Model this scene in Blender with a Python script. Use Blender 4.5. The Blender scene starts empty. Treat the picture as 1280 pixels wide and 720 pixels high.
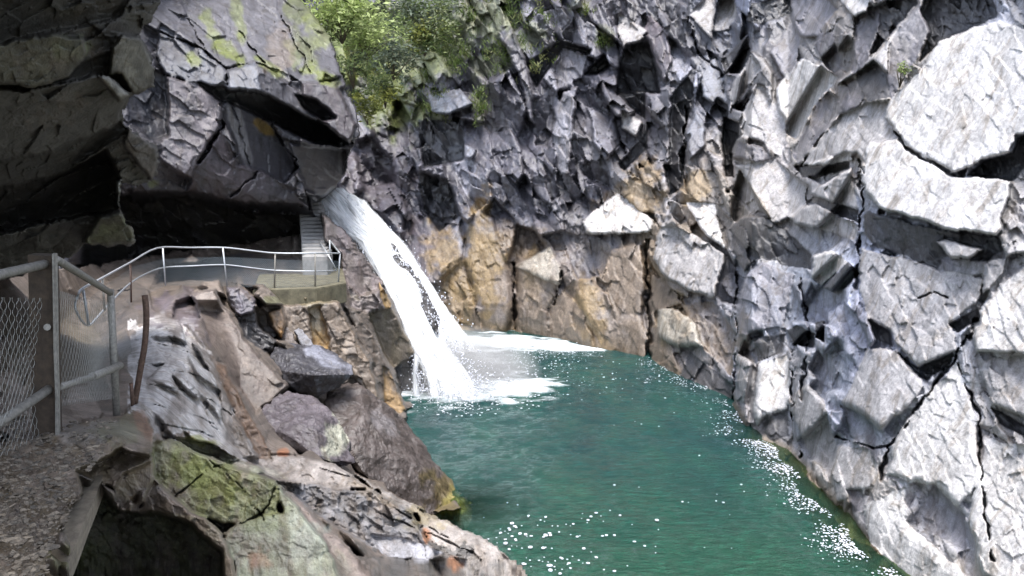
import bpy, bmesh, math, random
import numpy as np
from mathutils import Vector, Matrix, noise as mnoise
random.seed(7)
R = math.radians
SC = bpy.context.scene
COL = SC.collection
F = 1108.0; EYE = 8.7
TH = math.atan(164/F); CT, ST = math.cos(TH), math.sin(TH)

# ------------------------------------------------------------------ viewing geometry -> world metres
def dirs(px, py):
    xc = (px-640)/F; yc = (360-py)/F
    d = CT+yc*ST
    return xc/d, (-ST+yc*CT)/d
def P(px, py, Y):
    dx, dz = dirs(px, py)
    return Vector((dx*Y, Y, EYE+dz*Y))
def Yz(py, z):                     # forward distance at which the row py meets height z
    return (z-EYE)/dirs(640., py)[1]
def toW(px, py):                   # point on the water surface
    return P(px, py, Yz(py, 0.0))

# ------------------------------------------------------------------ materials
def newmat(name):
    m = bpy.data.materials.new(name); m.use_nodes = True
    nt = m.node_tree; nt.nodes.clear()
    out = nt.nodes.new('ShaderNodeOutputMaterial'); b = nt.nodes.new('ShaderNodeBsdfPrincipled')
    nt.links.new(b.outputs[0], out.inputs[0])
    return m, nt, b, out
def N(nt, t, **k):
    n = nt.nodes.new(t)
    for a, v in k.items():
        if a in ('inp',):
            for i, x in v.items(): n.inputs[i].default_value = x
        else: setattr(n, a, v)
    return n
def noise(nt, vec, scale, detail=4, rough=.6, dist=0.):
    n = N(nt, 'ShaderNodeTexNoise'); n.inputs['Scale'].default_value = scale
    n.inputs['Detail'].default_value = detail; n.inputs['Roughness'].default_value = rough
    n.inputs['Distortion'].default_value = dist
    nt.links.new(vec, n.inputs['Vector']); return n.outputs['Fac']
def ramp(nt, fac, stops):
    r = N(nt, 'ShaderNodeValToRGB'); e = r.color_ramp.elements
    while len(e) < len(stops): e.new(.5)
    for k, (p, c) in enumerate(stops):
        e[k].position = p; e[k].color = (c[0], c[1], c[2], 1) if hasattr(c, '__len__') else (c, c, c, 1)
    nt.links.new(fac, r.inputs[0]); return r.outputs[0]
def mixc(nt, a, b, fac, mode='MIX'):
    n = N(nt, 'ShaderNodeMix', data_type='RGBA', blend_type=mode)
    for s, v in ((0, fac), (6, a), (7, b)):
        if isinstance(v, (int, float)): n.inputs[s].default_value = v
        elif isinstance(v, tuple): n.inputs[s].default_value = v
        else: nt.links.new(v, n.inputs[s])
    return n.outputs[2]
def objco(nt): return N(nt, 'ShaderNodeTexCoord').outputs['Object']
def mapping(nt, vec, sc, rot=(0,0,0)):
    m = N(nt, 'ShaderNodeMapping'); m.inputs['Scale'].default_value = sc; m.inputs['Rotation'].default_value = rot
    nt.links.new(vec, m.inputs[0]); return m.outputs[0]
def bump(nt, b, h, strength, dist):
    n = N(nt, 'ShaderNodeBump'); n.inputs['Strength'].default_value = strength; n.inputs['Distance'].default_value = dist
    nt.links.new(h, n.inputs['Height']); nt.links.new(n.outputs[0], b.inputs['Normal']); return n

def rock_mat(name, scale=1.0, rough=(.45, .8), bstr=.6, bdist=.05, streak=(1, 1, .35)):
    m, nt, b, out = newmat(name)
    co = objco(nt)
    at = N(nt, 'ShaderNodeAttribute', attribute_name='tint').outputs['Color']
    st = mapping(nt, co, streak, (0.3, 0.25, 0))
    n1 = noise(nt, st, 1.7*scale, 6, .65, .4)
    n2 = noise(nt, co, 9*scale, 5, .7)
    n3 = noise(nt, co, 34*scale, 3, .6)
    c = mixc(nt, at, ramp(nt, n1, [(.3, .55), (.5, 1.0), (.72, 1.5)]), .75, 'MULTIPLY')
    c = mixc(nt, c, ramp(nt, n2, [(.32, .55), (.52, 1.0), (.7, 1.45)]), .6, 'MULTIPLY')
    c = mixc(nt, c, ramp(nt, n3, [(.3, .7), (.6, 1.2)]), .5, 'MULTIPLY')
    n4 = noise(nt, mapping(nt, co, (streak[0]*2.2, streak[1]*2.2, streak[2]), (.35, .5, .1)), 4*scale, 5, .7, .6)
    c = mixc(nt, c, ramp(nt, n4, [(.3, .6), (.47, 1.), (.7, 1.25)]), .55, 'MULTIPLY')
    n5 = noise(nt, mapping(nt, co, (1.5, 1.5, .13)), 1.6*scale, 5, .65, .8)
    c = mixc(nt, c, ramp(nt, n5, [(.36, (.52, .46, .38)), (.50, (1, 1, 1)), (.7, (1.1, 1.1, 1.1))]), .7, 'MULTIPLY')
    nt.links.new(c, b.inputs['Base Color'])
    bw = N(nt, 'ShaderNodeRGBToBW'); nt.links.new(at, bw.inputs[0])
    rr = ramp(nt, bw.outputs[0], [(.05, rough[0]), (.30, rough[1])])
    rr = mixc(nt, rr, ramp(nt, n2, [(.3, rough[0]), (.7, rough[1]+.1)]), .4); nt.links.new(rr, b.inputs['Roughness'])
    b.inputs['Specular IOR Level'].default_value = .6
    h = mixc(nt, n2, n3, .35); h = mixc(nt, h, n4, .4)
    bump(nt, b, h, bstr, bdist/scale)
    return m
M_CLIFF = rock_mat('cliff_rock', 1.0, (.30, .75), .55, .09)
M_BANK = rock_mat('bank_rock', 1.6, (.33, .7), .7, .08)
M_NEAR = rock_mat('near_rock', 3.5, (.5, .85), .8, .10)
M_DARKR = rock_mat('cave_rock', 2.2, (.6, .9), .8, .10)

def simple(name, col, rough=.6, metal=0., nsc=12., var=.35, bs=.3, bd=.01):
    m, nt, b, out = newmat(name); co = objco(nt)
    n = noise(nt, co, nsc, 5, .65)
    c = mixc(nt, (col[0], col[1], col[2], 1), ramp(nt, n, [(.3, 1-var), (.7, 1+var)]), 1.0, 'MULTIPLY')
    nt.links.new(c, b.inputs['Base Color']); b.inputs['Roughness'].default_value = rough; b.inputs['Metallic'].default_value = metal
    bump(nt, b, n, bs, bd); return m
M_GALV = simple('galvanised_steel', (.40, .42, .44), .45, .5, 30, .2)
M_OLDST = simple('weathered_steel', (.20, .19, .17), .6, .3, 40, .35)
M_RUST = simple('rusty_iron', (.09, .055, .04), .8, .2, 40, .5)
M_WOOD = simple('old_timber', (.030, .020, .012), .85, 0, 25, .5)
M_CONC = simple('stained_concrete', (.11, .10, .065), .85, 0, 4, .5, .5, .03)  # stained tone, also darkened to stand for roof shade on the deck
M_CONCL = simple('pale_concrete', (.26, .255, .25), .8, 0, 6, .2)
M_PLANK = simple('weathered_plank', (.16, .135, .10), .85, 0, 18, .4)
M_STEM = simple('plant_stem', (.10, .08, .05), .85)
M_WIRE = simple('netting_wire', (.33, .33, .31), .5, .4, 60, .2)

def leafmat(name, col, var=.4):
    m, nt, b, out = newmat(name); co = objco(nt)
    g = N(nt, 'ShaderNodeObjectInfo')
    at = N(nt, 'ShaderNodeAttribute', attribute_name='tint').outputs['Color']
    n = noise(nt, co, 6., 3)
    c = mixc(nt, at, ramp(nt, n, [(.3, 1-var), (.7, 1+var)]), 1., 'MULTIPLY')
    nt.links.new(c, b.inputs['Base Color']); b.inputs['Roughness'].default_value = .6
    tr = N(nt, 'ShaderNodeBsdfTranslucent'); nt.links.new(c, tr.inputs[0])
    mx = N(nt, 'ShaderNodeMixShader'); mx.inputs[0].default_value = .35
    nt.links.new(b.outputs[0], mx.inputs[1]); nt.links.new(tr.outputs[0], mx.inputs[2]); nt.links.new(mx.outputs[0], out.inputs[0])
    return m
M_LEAF = leafmat('leaves', None)

# ------------------------------------------------------------------ object helpers
def tag(o, label=None, cat=None, group=None, kind=None):
    for k, v in (('label', label), ('category', cat), ('group', group), ('kind', kind)):
        if v: o[k] = v
    return o
def link(name, me, mat=None, parent=None):
    o = bpy.data.objects.new(name, me); COL.objects.link(o)
    if mat is not None: me.materials.append(mat)
    if parent is not None:
        o.parent = parent; o.matrix_parent_inverse = Matrix.Identity(4)
    return o
def npmesh(name, V, Q, tint=None, smooth=False, extra=None):
    """V (n,3), Q (m,3|4) arrays -> mesh"""
    me = bpy.data.meshes.new(name)
    k = Q.shape[1]
    me.vertices.add(len(V)); me.vertices.foreach_set('co', np.ascontiguousarray(V, dtype=np.float32).ravel())
    me.loops.add(len(Q)*k); me.loops.foreach_set('vertex_index', np.ascontiguousarray(Q, dtype=np.int32).ravel())
    me.polygons.add(len(Q)); me.polygons.foreach_set('loop_start', np.arange(0, len(Q)*k, k, dtype=np.int32))
    me.polygons.foreach_set('loop_total', np.full(len(Q), k, dtype=np.int32))
    if smooth: me.polygons.foreach_set('use_smooth', np.ones(len(Q), dtype=bool))
    me.update(calc_edges=True)
    if tint is not None:
        a = me.attributes.new('tint', 'FLOAT_COLOR', 'POINT')
        c = np.ones((len(V), 4), dtype=np.float32); c[:, :3] = tint
        a.data.foreach_set('color', c.ravel())
    for nm, arr in (extra or {}).items():
        a = me.attributes.new(nm, 'FLOAT', 'POINT'); a.data.foreach_set('value', arr.astype(np.float32).ravel())
    return me
def empty(name, loc, label, cat, group=None):
    o = bpy.data.objects.new(name, None); COL.objects.link(o); o.location = loc
    return tag(o, label, cat, group)

# ------------------------------------------------------------------ numpy noise
def hsh(ix, iy, seed, iz=0):
    h = (ix.astype(np.int64)*374761393 + iy.astype(np.int64)*668265263 + (np.asarray(iz).astype(np.int64))*2147483647 + seed*974634777) & 0xffffffff
    h = ((h ^ (h >> 13))*1274126177) & 0xffffffff
    h = ((h ^ (h >> 16))*2246822519) & 0xffffffff
    return ((h ^ (h >> 15)) & 0xffffff)/float(0xffffff)
def vnoise(x, y, seed):
    ix = np.floor(x); iy = np.floor(y); fx = x-ix; fy = y-iy
    fx = fx*fx*(3-2*fx); fy = fy*fy*(3-2*fy)
    a = hsh(ix, iy, seed); b = hsh(ix+1, iy, seed); c = hsh(ix, iy+1, seed); d = hsh(ix+1, iy+1, seed)
    return (a*(1-fx)+b*fx)*(1-fy)+(c*(1-fx)+d*fx)*fy
def fbm(x, y, seed, o=4):
    s = 0; a = .5; t = 0
    for k in range(o):
        s = s+a*vnoise(x*2**k+k*17.3, y*2**k-k*9.1, seed+k); t += a; a *= .5
    return s/t
def vor(px, py, size, aspect, ang, seed, warp=.25):
    """angular cells: returns centre (px,py), edge distance, list of random numbers"""
    ca, sa = math.cos(ang), math.sin(ang)
    wx = (fbm(px/(size*2.2), py/(size*2.2), seed+50, 2)-.5)*size*warp*3
    wy = (fbm(px/(size*2.2), py/(size*2.2), seed+60, 2)-.5)*size*warp*3
    X = px+wx; Y = py+wy
    u = (ca*X+sa*Y)/(size*aspect); v = (-sa*X+ca*Y)/size
    iu = np.floor(u); iv = np.floor(v)
    b1 = np.full(u.shape, 9e9); b2 = b1.copy(); cu = u.copy(); cv = v.copy(); bi = iu.copy(); bj = iv.copy()
    for i in (-1, 0, 1):
        for j in (-1, 0, 1):
            a = iu+i; b = iv+j
            su = a+.08+.84*hsh(a, b, seed); sv = b+.08+.84*hsh(a, b, seed+1)
            d = (su-u)**2+(sv-v)**2
            m = d < b1
            b2 = np.where(m, b1, np.minimum(b2, d)); b1 = np.where(m, d, b1)
            cu = np.where(m, su, cu); cv = np.where(m, sv, cv); bi = np.where(m, a, bi); bj = np.where(m, b, bj)
    e = np.sqrt(b2)-np.sqrt(b1)
    cX = ca*cu*size*aspect-sa*cv*size; cY = sa*cu*size*aspect+ca*cv*size
    rs = [hsh(bi, bj, seed+10+k)*2-1 for k in range(5)]
    return cX-wx, cY-wy, e, rs
def inpoly(px, py, pts):
    ins = np.zeros(px.shape, bool); n = len(pts)
    for k in range(n):
        x1, y1 = pts[k]; x2, y2 = pts[(k+1) % n]
        if y1 == y2: continue
        c = ((y1 > py) != (y2 > py)) & (px < (x2-x1)*(py-y1)/(y2-y1)+x1)
        ins ^= c
    return ins
def rbf(ctrl):
    A = np.array(ctrl, float); X = A[:, :2]/400.; v = np.log(A[:, 2]); n = len(A)
    K = np.linalg.norm(X[:, None]-X[None], axis=2)
    M = np.zeros((n+3, n+3)); M[:n, :n] = K-np.eye(n)*.0; M[:n, n] = 1; M[:n, n+1:] = X; M[n, :n] = 1; M[n+1:, :n] = X.T
    w = np.linalg.solve(M, np.concatenate([v, [0, 0, 0]]))
    def f(px, py):
        s = w[n]+w[n+1]*px/400.+w[n+2]*py/400.
        for k in range(n):
            s = s+w[k]*np.sqrt((px/400.-X[k, 0])**2+(py/400.-X[k, 1])**2)
        return np.exp(s)
    return f

TINT = dict(pale=(.30, .288, .29), white=(.46, .445, .44), mid=(.17, .165, .185), grey=(.11, .105, .12), dark=(.045, .045, .05), shade_black=(.016, .016, .018),  # two darkest tones put recess and underside shade into the rock colour
            ochre=(.20, .14, .068), brown=(.155, .12, .09), rust=(.16, .085, .05), moss=(.10, .12, .015), purple=(.11, .09, .10),
            blue=(.17, .18, .215), pink=(.19, .165, .18), lichen=(.20, .22, .10), green=(.13, .145, .06), cream=(.30, .275, .235))

TCAP = 1.5; LIM = .055
def blur(Y, r):
    for ax in (0, 1):
        for it in range(2):
            P_ = np.pad(Y, [(r+1, r) if a == ax else (0, 0) for a in (0, 1)], mode='edge'); c = np.cumsum(P_, axis=ax); n = Y.shape[ax]
            Y = (np.take(c, np.arange(2*r+1, 2*r+1+n), axis=ax)-np.take(c, np.arange(0, n), axis=ax))/(2*r+1)
    return Y
def relief(rows, cols, basef, levels, polys, tintf, sil=None, skirt=3.0, calm=None, soft=None, basetilt=1.0, offk=1.0, cracks=()):
    """rock face built facet by facet: every cell / traced polygon is one plane with its own distance and tilt"""
    px, py = np.meshgrid(np.array(cols, float), np.array(rows, float))
    Y0 = basef(px, py)
    def plane(cx, cy, ddx, ddz, off, qx, qy, absn=None):
        Yc = basef(cx, cy); e = 2.0
        d0 = dirs(cx, cy)
        if absn is None:
            Wx = 1/basef(cx+e, cy); Wm = 1/basef(cx-e, cy); Wy = 1/basef(cx, cy+e); Wn = 1/basef(cx, cy-e)
            dxp = dirs(cx+e, cy)[0]-dirs(cx-e, cy)[0]; dzp = dirs(cx, cy+e)[1]-dirs(cx, cy-e)[1]
            gx = (Wx-Wm)/dxp; gz = (Wy-Wn)/dzp; W = 1/Yc
            a = -(W-gx*d0[0]-gz*d0[1]); nx = gx/a*basetilt; nz = gz/a*basetilt
            nx = nx+ddx*np.minimum(np.sqrt(1+nx*nx), TCAP); nz = nz+ddz*np.minimum(np.sqrt(1+nz*nz*.5), TCAP)
        else: nx, nz = absn
        nx = np.clip(nx, -6, 6); nz = np.clip(nz, -6, 6)
        Yc = Yc+off
        D = nx*d0[0]-1+nz*d0[1]; D = np.minimum(D, -.18)
        q = dirs(qx, qy)
        Dq = np.minimum(D+nx*(q[0]-d0[0])+nz*(q[1]-d0[1]), -.12)
        Yq = Yc*D/Dq
        Yq = np.clip(Yq, Yc*.72, Yc*1.38)
        if absn is not None: return Yq
        yb = basef(qx, qy)+off; L = np.interp(qx, [850, 1000], [LIM, LIM*.66])*yb+.25
        return yb+L*np.tanh((Yq-yb)/L)
    s, asp, ang, seed, tl, oa = levels[0]
    cx, cy, e, r = vor(px, py, s, asp, ang, seed)
    ppm = Y0/F
    Y = plane(cx, cy, r[0]*tl, r[1]*tl+.12, r[2]*oa*offk*basef(cx, cy)/F*s, px, py)
    tint = tintf(px, py, r)
    rough = np.ones(px.shape)
    for pl in polys:
        pts, nx, nz, off, tc = pl[:5]; sm = pl[5] if len(pl) > 5 else .6; ab = pl[6] if len(pl) > 6 else None
        A = np.array(pts, float); x0, y0 = A.min(0)-6; x1, y1 = A.max(0)+6
        i0, i1 = np.searchsorted(rows, [y0, y1]); j0, j1 = np.searchsorted(cols, [x0, x1])
        if i1 <= i0 or j1 <= j0: continue
        qx = px[i0:i1, j0:j1]; qy = py[i0:i1, j0:j1]
        sz = max(2., .05*max(x1-x0, y1-y0))
        wx = (fbm(qx/sz/2, qy/sz/2, 7, 4)-.5)*sz*1.0; wy = (fbm(qx/sz/2, qy/sz/2, 9, 4)-.5)*sz*1.0
        if nx is None: wx = wx*5+(fbm(qx/7, qy/7, 4, 3)-.5)*22; wy = wy*5+(fbm(qx/7, qy/7, 14, 3)-.5)*22
        m = inpoly(qx+wx, qy+wy, pts)
        c = A.mean(0)
        if nx is not None:
            Yp = plane(c[0], c[1], nx, nz, off, qx, qy, ab)
            Y[i0:i1, j0:j1] = np.where(m, Yp, Y[i0:i1, j0:j1])
        rough[i0:i1, j0:j1] = np.where(m, sm, rough[i0:i1, j0:j1])
        if tc:
            t = np.array(TINT[tc] if isinstance(tc, str) else tc)
            sub = tint[i0:i1, j0:j1]; k = np.clip(fbm(qx/11, qy/22, 91, 4)*1.9-.42, .0, .88)[m][:, None]; k = .88 if tc in ('white', 'pale', 'dark', 'shade_black') and nx is not None else np.clip(k+.15, 0, .9); sub[m] = sub[m]*(1-k)+t*k
    Y = .5*Y+.5*blur(Y, 1)
    if soft is not None:
        w = soft(px, py); Y = Y*(1-w)+blur(Y, 3)*w; rough = rough*(1-.35*w)
    if calm is not None:
        k = calm(px, py); Y = Y0+(Y-Y0)*k; rough = rough*np.clip(k*1.5, .3, 1)
    for (s, asp, ang, seed, tl, oa) in levels[1:]:
        cx, cy, e, r = vor(px, py, s, asp, ang, seed)
        m = s*Y/F*rough*np.clip(fbm(px/(s*4), py/(s*4), seed+3, 3)*3.4-.75, .12, 1.6)
        Y = Y+m*(oa*r[2]+tl*(r[0]*(px-cx)+r[1]*(py-cy))/s)
        Y = Y+np.where((e < .07) & (r[3] > .3) & (rough > .6), .09*m, 0)
        tint = tint*(1+.14*r[4]*rough)[..., None]
    for (pts, w, dep) in cracks:
        for k in range(len(pts)-1):
            (x1, y1), (x2, y2) = pts[k], pts[k+1]
            L2 = (x2-x1)**2+(y2-y1)**2
            i0, i1 = np.searchsorted(rows, [min(y1, y2)-8, max(y1, y2)+8]); j0, j1 = np.searchsorted(cols, [min(x1, x2)-8, max(x1, x2)+8])
            qx = px[i0:i1, j0:j1]+(fbm(px[i0:i1, j0:j1]/9, py[i0:i1, j0:j1]/9, 3, 2)-.5)*9; qy = py[i0:i1, j0:j1]
            t = np.clip(((qx-x1)*(x2-x1)+(qy-y1)*(y2-y1))/L2, 0, 1)
            d = np.hypot(qx-x1-t*(x2-x1), qy-y1-t*(y2-y1))
            ww = w*np.clip(fbm(px[i0:i1, j0:j1]/17, py[i0:i1, j0:j1]/17, 5, 3)*3-.9, 0, 1.3)
            Y[i0:i1, j0:j1] += dep*np.clip(1.3-d/(ww/2+.01), 0, 1)
    Y = Y+(fbm(px/14, py/14, 77, 4)-.5)*.25*14*Y/F*rough
    inside = None
    if sil is not None:
        wx = (fbm(px/9, py/9, 31, 3)-.5)*9; wy = (fbm(px/9, py/9, 33, 3)-.5)*9
        inside = inpoly(px+wx, py+wy, sil)
        dil = inside.copy()
        dil[1:] |= inside[:-1]; dil[:-1] |= inside[1:]; dil[:, 1:] |= dil[:, :-1].copy(); dil[:, :-1] |= dil[:, 1:].copy()
        ring = dil & ~inside
        Y = np.where(ring, Y+skirt, Y)
        inside = dil
    dx, dz = dirs(px, py)
    V = np.stack([dx*Y, Y, EYE+dz*Y], -1).reshape(-1, 3)
    nr, nc = px.shape
    idx = np.arange(nr*nc).reshape(nr, nc)
    Q = np.stack([idx[:-1, :-1], idx[1:, :-1], idx[1:, 1:], idx[:-1, 1:]], -1)
    if inside is not None:
        ok = inside[:-1, :-1] & inside[1:, :-1] & inside[1:, 1:] & inside[:-1, 1:]; Q = Q[ok]
    Q = Q.reshape(-1, 4)
    if inside is not None:
        used = np.unique(Q); remap = np.zeros(len(V), np.int64); remap[used] = np.arange(len(used))
        V = V[used]; Q = remap[Q]; tt = tint.reshape(-1, 3)[used]
    else: tt = tint.reshape(-1, 3)
    return V, Q, np.clip(tt, 0.004, .8)
def blobs(px, py, base, spots, seed=5):
    """spots: (cx,cy,rx,ry,angle,tintname,amount) -- patches of another rock colour / moss with ragged edges"""
    t = np.array(base, float)
    n = fbm(px/16, py/16, seed, 4)
    for k, (cx, cy, rx, ry, an, tc, am) in enumerate(spots):
        ca, sa = math.cos(R(an)), math.sin(R(an))
        X = px-cx; Yy = py-cy; u = (ca*X+sa*Yy)/rx; v = (-sa*X+ca*Yy)/ry
        d = np.sqrt(u*u+v*v)
        nn = fbm(px/11+k*7.7, py/11, seed+k, 3)
        w = np.clip((1.15-d+(nn-.5)*1.6)*2.2, 0, 1)*am
        t = t*(1-w[..., None])+np.array(TINT[tc] if isinstance(tc, str) else tc)*w[..., None]
    return t

def seq(*parts):
    a = []
    for (x0, x1, st) in parts: a += list(np.arange(x0, x1, st))
    return np.array(a, float)

# ================================================================== FAR AND RIGHT CLIFF
wl = [(300, 411), (470, 409), (560, 411), (640, 413), (690, 420), (740, 432), (775, 438), (810, 447), (860, 475), (915, 500), (940, 545), (985, 562), (1010, 592), (1060, 650), (1100, 690), (1150, 722), (1300, 840), (1500, 1000)]
wlx = np.array([a for a, b in wl], float); wly = np.array([Yz(float(b), 0.) for a, b in wl])
wlx = np.append(wlx, 2100.); wly = np.append(wly, 8.7/((2100-640)/F))
def cliff_base(px, py):
    y0 = np.interp(px, wlx, wly)
    lean = np.interp(px, [380, 480, 560, 640, 800, 1000, 1300], [.75, .7, .45, .32, .34, .36, .36])
    lat = np.maximum(y0*np.abs(px-640)/F, 0)
    perp = np.interp(px, [640, 760, 900, 1000, 1300, 2100], [45, 28, 14, 11, 9, 9])
    m = lean/perp
    dz = dirs(px, py)[1]
    y = y0*(1+EYE*m)/(1-y0*m*dz)
    den = 1-y0*m*dz
    y = np.where(den < .45, y0*(1+EYE*m)/.45, y)
    return y+.0
cp = []
def A(s, nx, nz, off, t, sm=.5, ab=None):
    v = [float(a) for a in s.replace('(', ' ').replace(')', ' ').replace(',', ' ').split()]
    cp.append(([(v[i], v[i+1]) for i in range(0, len(v), 2)], nx, nz, off, t, sm, ab))
# upper right
A("(1165,-20)(1240,-20)(1247,20)(1220,33)(1178,52)(1150,78)(1160,40)(1151,15)", .3, -.6, 1.8, 'dark', .8)
A("(1085,10)(1145,-10)(1148,5)(1127,30)(1102,58)(1084,75)(1076,50)", -.2, -.4, 1.5, 'dark', .8)
A("(1148,3)(1163,40)(1151,67)(1127,101)(1114,124)(1106,92)(1111,55)(1127,30)", .7, -.1, .1, 'grey', .3)
A("(1146,4)(1127,30)(1111,55)(1108,90)(1092,78)(1060,98)(1047,106)(1062,90)(1095,66)(1118,36)", -.9, .7, -.3, 'pale', .3)
A("(1047,-5)(1089,-5)(1083,15)(1069,22)(1053,4)", -.6, .7, -.6, 'white', .3)
A("(1069,22)(1083,15)(1100,10)(1098,40)(1086,75)(1066,96)(1066,60)", .9, -.2, .3, 'grey', .6)
A("(1035,113)(1050,122)(1047,144)(1011,189)(998,208)(989,189)(1004,165)(1020,131)", 1.1, -.5, .2, 'grey', .5)
A("(1069,98)(1081,122)(1069,137)(1049,144)(1047,128)(1056,110)", .8, -.4, -.2, 'grey', .4)
A("(1093,76)(1108,92)(1114,122)(1084,127)(1069,98)(1072,89)", 1.0, -.4, .4, 'dark', .7)
A("(969,110)(1003,73)(1024,82)(1049,97)(1034,113)(1015,137)(996,175)(979,162)(972,131)", -.2, .55, 0, 'white', .25)
A("(991,24)(1000,52)(998,76)(985,107)(976,92)(963,64)(976,49)", .6, 0, -.5, 'mid', .25)
A("(951,92)(963,128)(982,147)(985,165)(976,198)(954,177)(927,171)(924,153)(933,131)(945,113)", -.1, .35, .1, 'pale', .3)
A("(939,67)(951,86)(924,122)(914,134)(911,116)(921,95)", -.2, .4, -.7, 'pale', .2)
A("(951,88)(965,108)(945,106)(927,127)(915,136)", .6, -.9, .5, 'dark', .6)
A("(893,73)(905,98)(902,113)(893,131)(878,122)(875,101)(881,86)", -.2, .4, -.6, 'blue', .2)
A("(933,44)(902,76)(908,92)(925,92)(939,67)", .2, -.7, 1.4, 'dark', .9)
A("(905,147)(924,153)(925,171)(914,189)(918,222)(908,220)(902,183)", 0, -.7, 2.4, 'shade_black', .8)
A("(862,18)(884,-5)(896,-5)(890,49)(872,31)", -.3, .4, -.3, 'pale', .3)
A("(899,-5)(917,-5)(921,18)(911,37)(893,40)", -.1, .4, 0, 'pale', .3)
A("(939,4)(988,-5)(988,18)(951,31)(933,27)", .3, -.8, 1.2, 'dark', .9)
A("(988,-5)(1031,-5)(1046,12)(1027,34)(1024,46)(1000,46)(991,24)", .2, 0, -.3, 'mid', .4)
A("(1024,40)(1040,40)(1054,84)(1043,92)(1031,82)(1018,55)", .6, -.2, .1, 'grey', .6)
A("(811,18)(835,40)(841,76)(829,103)(814,61)(805,37)", .1, -.1, -.7, 'purple', .3)
A("(774,16)(809,38)(802,52)(780,60)(772,40)", -.2, .5, -.8, 'pale', .3)
A("(782,56)(811,52)(826,116)(800,116)(770,120)(774,80)", .2, -.7, 2.0, 'dark', .9)
A("(777,137)(804,153)(795,171)(777,160)", 0, .5, -.6, 'pale', .3)
A("(809,150)(809,186)(780,214)(772,206)(796,180)", .5, -.8, .9, 'dark', .6)
A("(856,171)(869,137)(881,153)(881,183)(862,199)", -.3, .3, -.6, 'blue', .2)
A("(838,122)(872,79)(868,122)(855,171)(855,228)(837,210)", .3, -.4, 1.3, 'dark', .6)
A("(924,177)(951,183)(969,199)(960,211)(939,201)(917,196)", .4, -.3, -.5, 'grey', .5)
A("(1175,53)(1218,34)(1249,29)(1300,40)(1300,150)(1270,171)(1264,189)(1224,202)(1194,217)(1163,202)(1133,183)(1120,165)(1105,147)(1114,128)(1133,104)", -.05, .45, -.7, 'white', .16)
A("(1228,202)(1266,190)(1272,172)(1285,165)(1285,232)(1240,226)(1210,218)", .3, -1.2, .9, 'shade_black', .6)  # underside of the big boulder, shade painted in near-black
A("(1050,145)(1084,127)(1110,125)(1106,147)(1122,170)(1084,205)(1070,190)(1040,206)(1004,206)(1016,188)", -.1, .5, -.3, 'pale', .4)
A("(997,209)(1063,200)(1060,211)(1022,221)(1003,221)", .5, -1.6, .9, 'shade_black', .5)
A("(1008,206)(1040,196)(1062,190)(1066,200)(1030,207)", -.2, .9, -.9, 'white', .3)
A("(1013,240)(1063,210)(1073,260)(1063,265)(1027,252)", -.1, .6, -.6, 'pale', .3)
A("(1013,243)(1073,263)(1073,279)(1018,256)", .5, -1.5, .4, 'shade_black', .4)
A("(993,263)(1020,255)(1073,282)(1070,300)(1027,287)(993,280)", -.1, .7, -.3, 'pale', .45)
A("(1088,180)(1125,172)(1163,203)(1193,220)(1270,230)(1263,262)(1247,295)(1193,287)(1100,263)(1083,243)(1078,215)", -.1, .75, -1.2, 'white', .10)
A("(1086,262)(1147,280)(1249,297)(1256,313)(1233,325)(1180,322)(1173,335)(1097,310)(1080,292)(1079,270)", .35, -1.8, .1, 'shade_black', .4)  # downward face of the slab, its shade painted into the tint
A("(1170,303)(1183,299)(1229,312)(1213,323)(1190,323)", -.3, .9, -1.1, 'pale', .2)
A("(1177,323)(1230,325)(1227,343)(1197,348)(1180,340)", .2, -.6, -.2, 'grey', .4)
A("(1077,310)(1127,322)(1173,337)(1229,348)(1222,380)(1193,400)(1190,417)(1167,432)(1120,430)(1113,413)(1087,397)(1073,360)", 0, .35, -.3, 'pale', .3)
A("(1235,325)(1259,322)(1253,343)(1227,370)", -.6, .2, -.3, 'pale', .4)
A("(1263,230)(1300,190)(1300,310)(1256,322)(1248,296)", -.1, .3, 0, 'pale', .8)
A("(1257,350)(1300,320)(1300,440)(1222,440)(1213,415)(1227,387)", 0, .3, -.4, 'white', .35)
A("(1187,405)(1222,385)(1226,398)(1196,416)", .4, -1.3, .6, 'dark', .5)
A("(920,207)(967,198)(1010,233)(1007,257)(987,270)(967,280)(957,257)(947,243)(930,220)", -.1, .35, -.3, 'pale', .3)
A("(907,287)(927,273)(957,270)(983,287)(1013,317)(1013,338)(967,327)(947,323)(930,339)(913,310)", .4, -1.1, .5, 'dark', .9)
A("(1017,320)(1040,313)(1060,327)(1027,357)(1015,347)", -.2, .8, -1.0, 'white', .25)
A("(1060,327)(1075,342)(1048,369)(1029,359)", .7, -1.2, .1, 'dark', .5)
A("(933,343)(953,327)(980,340)(993,343)(987,373)(980,407)(923,420)(921,387)", .0, -.05, -.5, 'mid', .35)
A("(823,287)(847,283)(907,317)(903,333)(893,373)(870,367)(833,347)(818,327)", -.1, .1, -.6, 'pale', .4)
A("(858,253)(893,255)(907,312)(880,293)", -.2, .8, -.5, 'white', .3)
A("(855,205)(893,215)(895,255)(861,250)", .1, -.1, -.3, None, .3)
A("(780,218)(830,243)(830,267)(800,265)(776,242)", .2, .1, -.4, None, .4)
A("(830,205)(853,203)(855,232)(837,246)", 0, -.7, 1.6, 'dark', .7)
A("(823,385)(847,387)(870,405)(882,432)(847,435)(821,420)", 0, .3, -.7, 'cream', .4)
A("(983,413)(997,407)(1019,417)(1017,435)(993,431)", .3, -1.3, .9, 'shade_black', .6)
A("(1020,403)(1030,400)(1031,428)(1020,422)", .3, -1.0, .7, 'shade_black', .6)
A("(1085,398)(1113,414)(1116,434)(1094,424)", .3, -1.0, .9, 'dark', .6)
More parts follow.
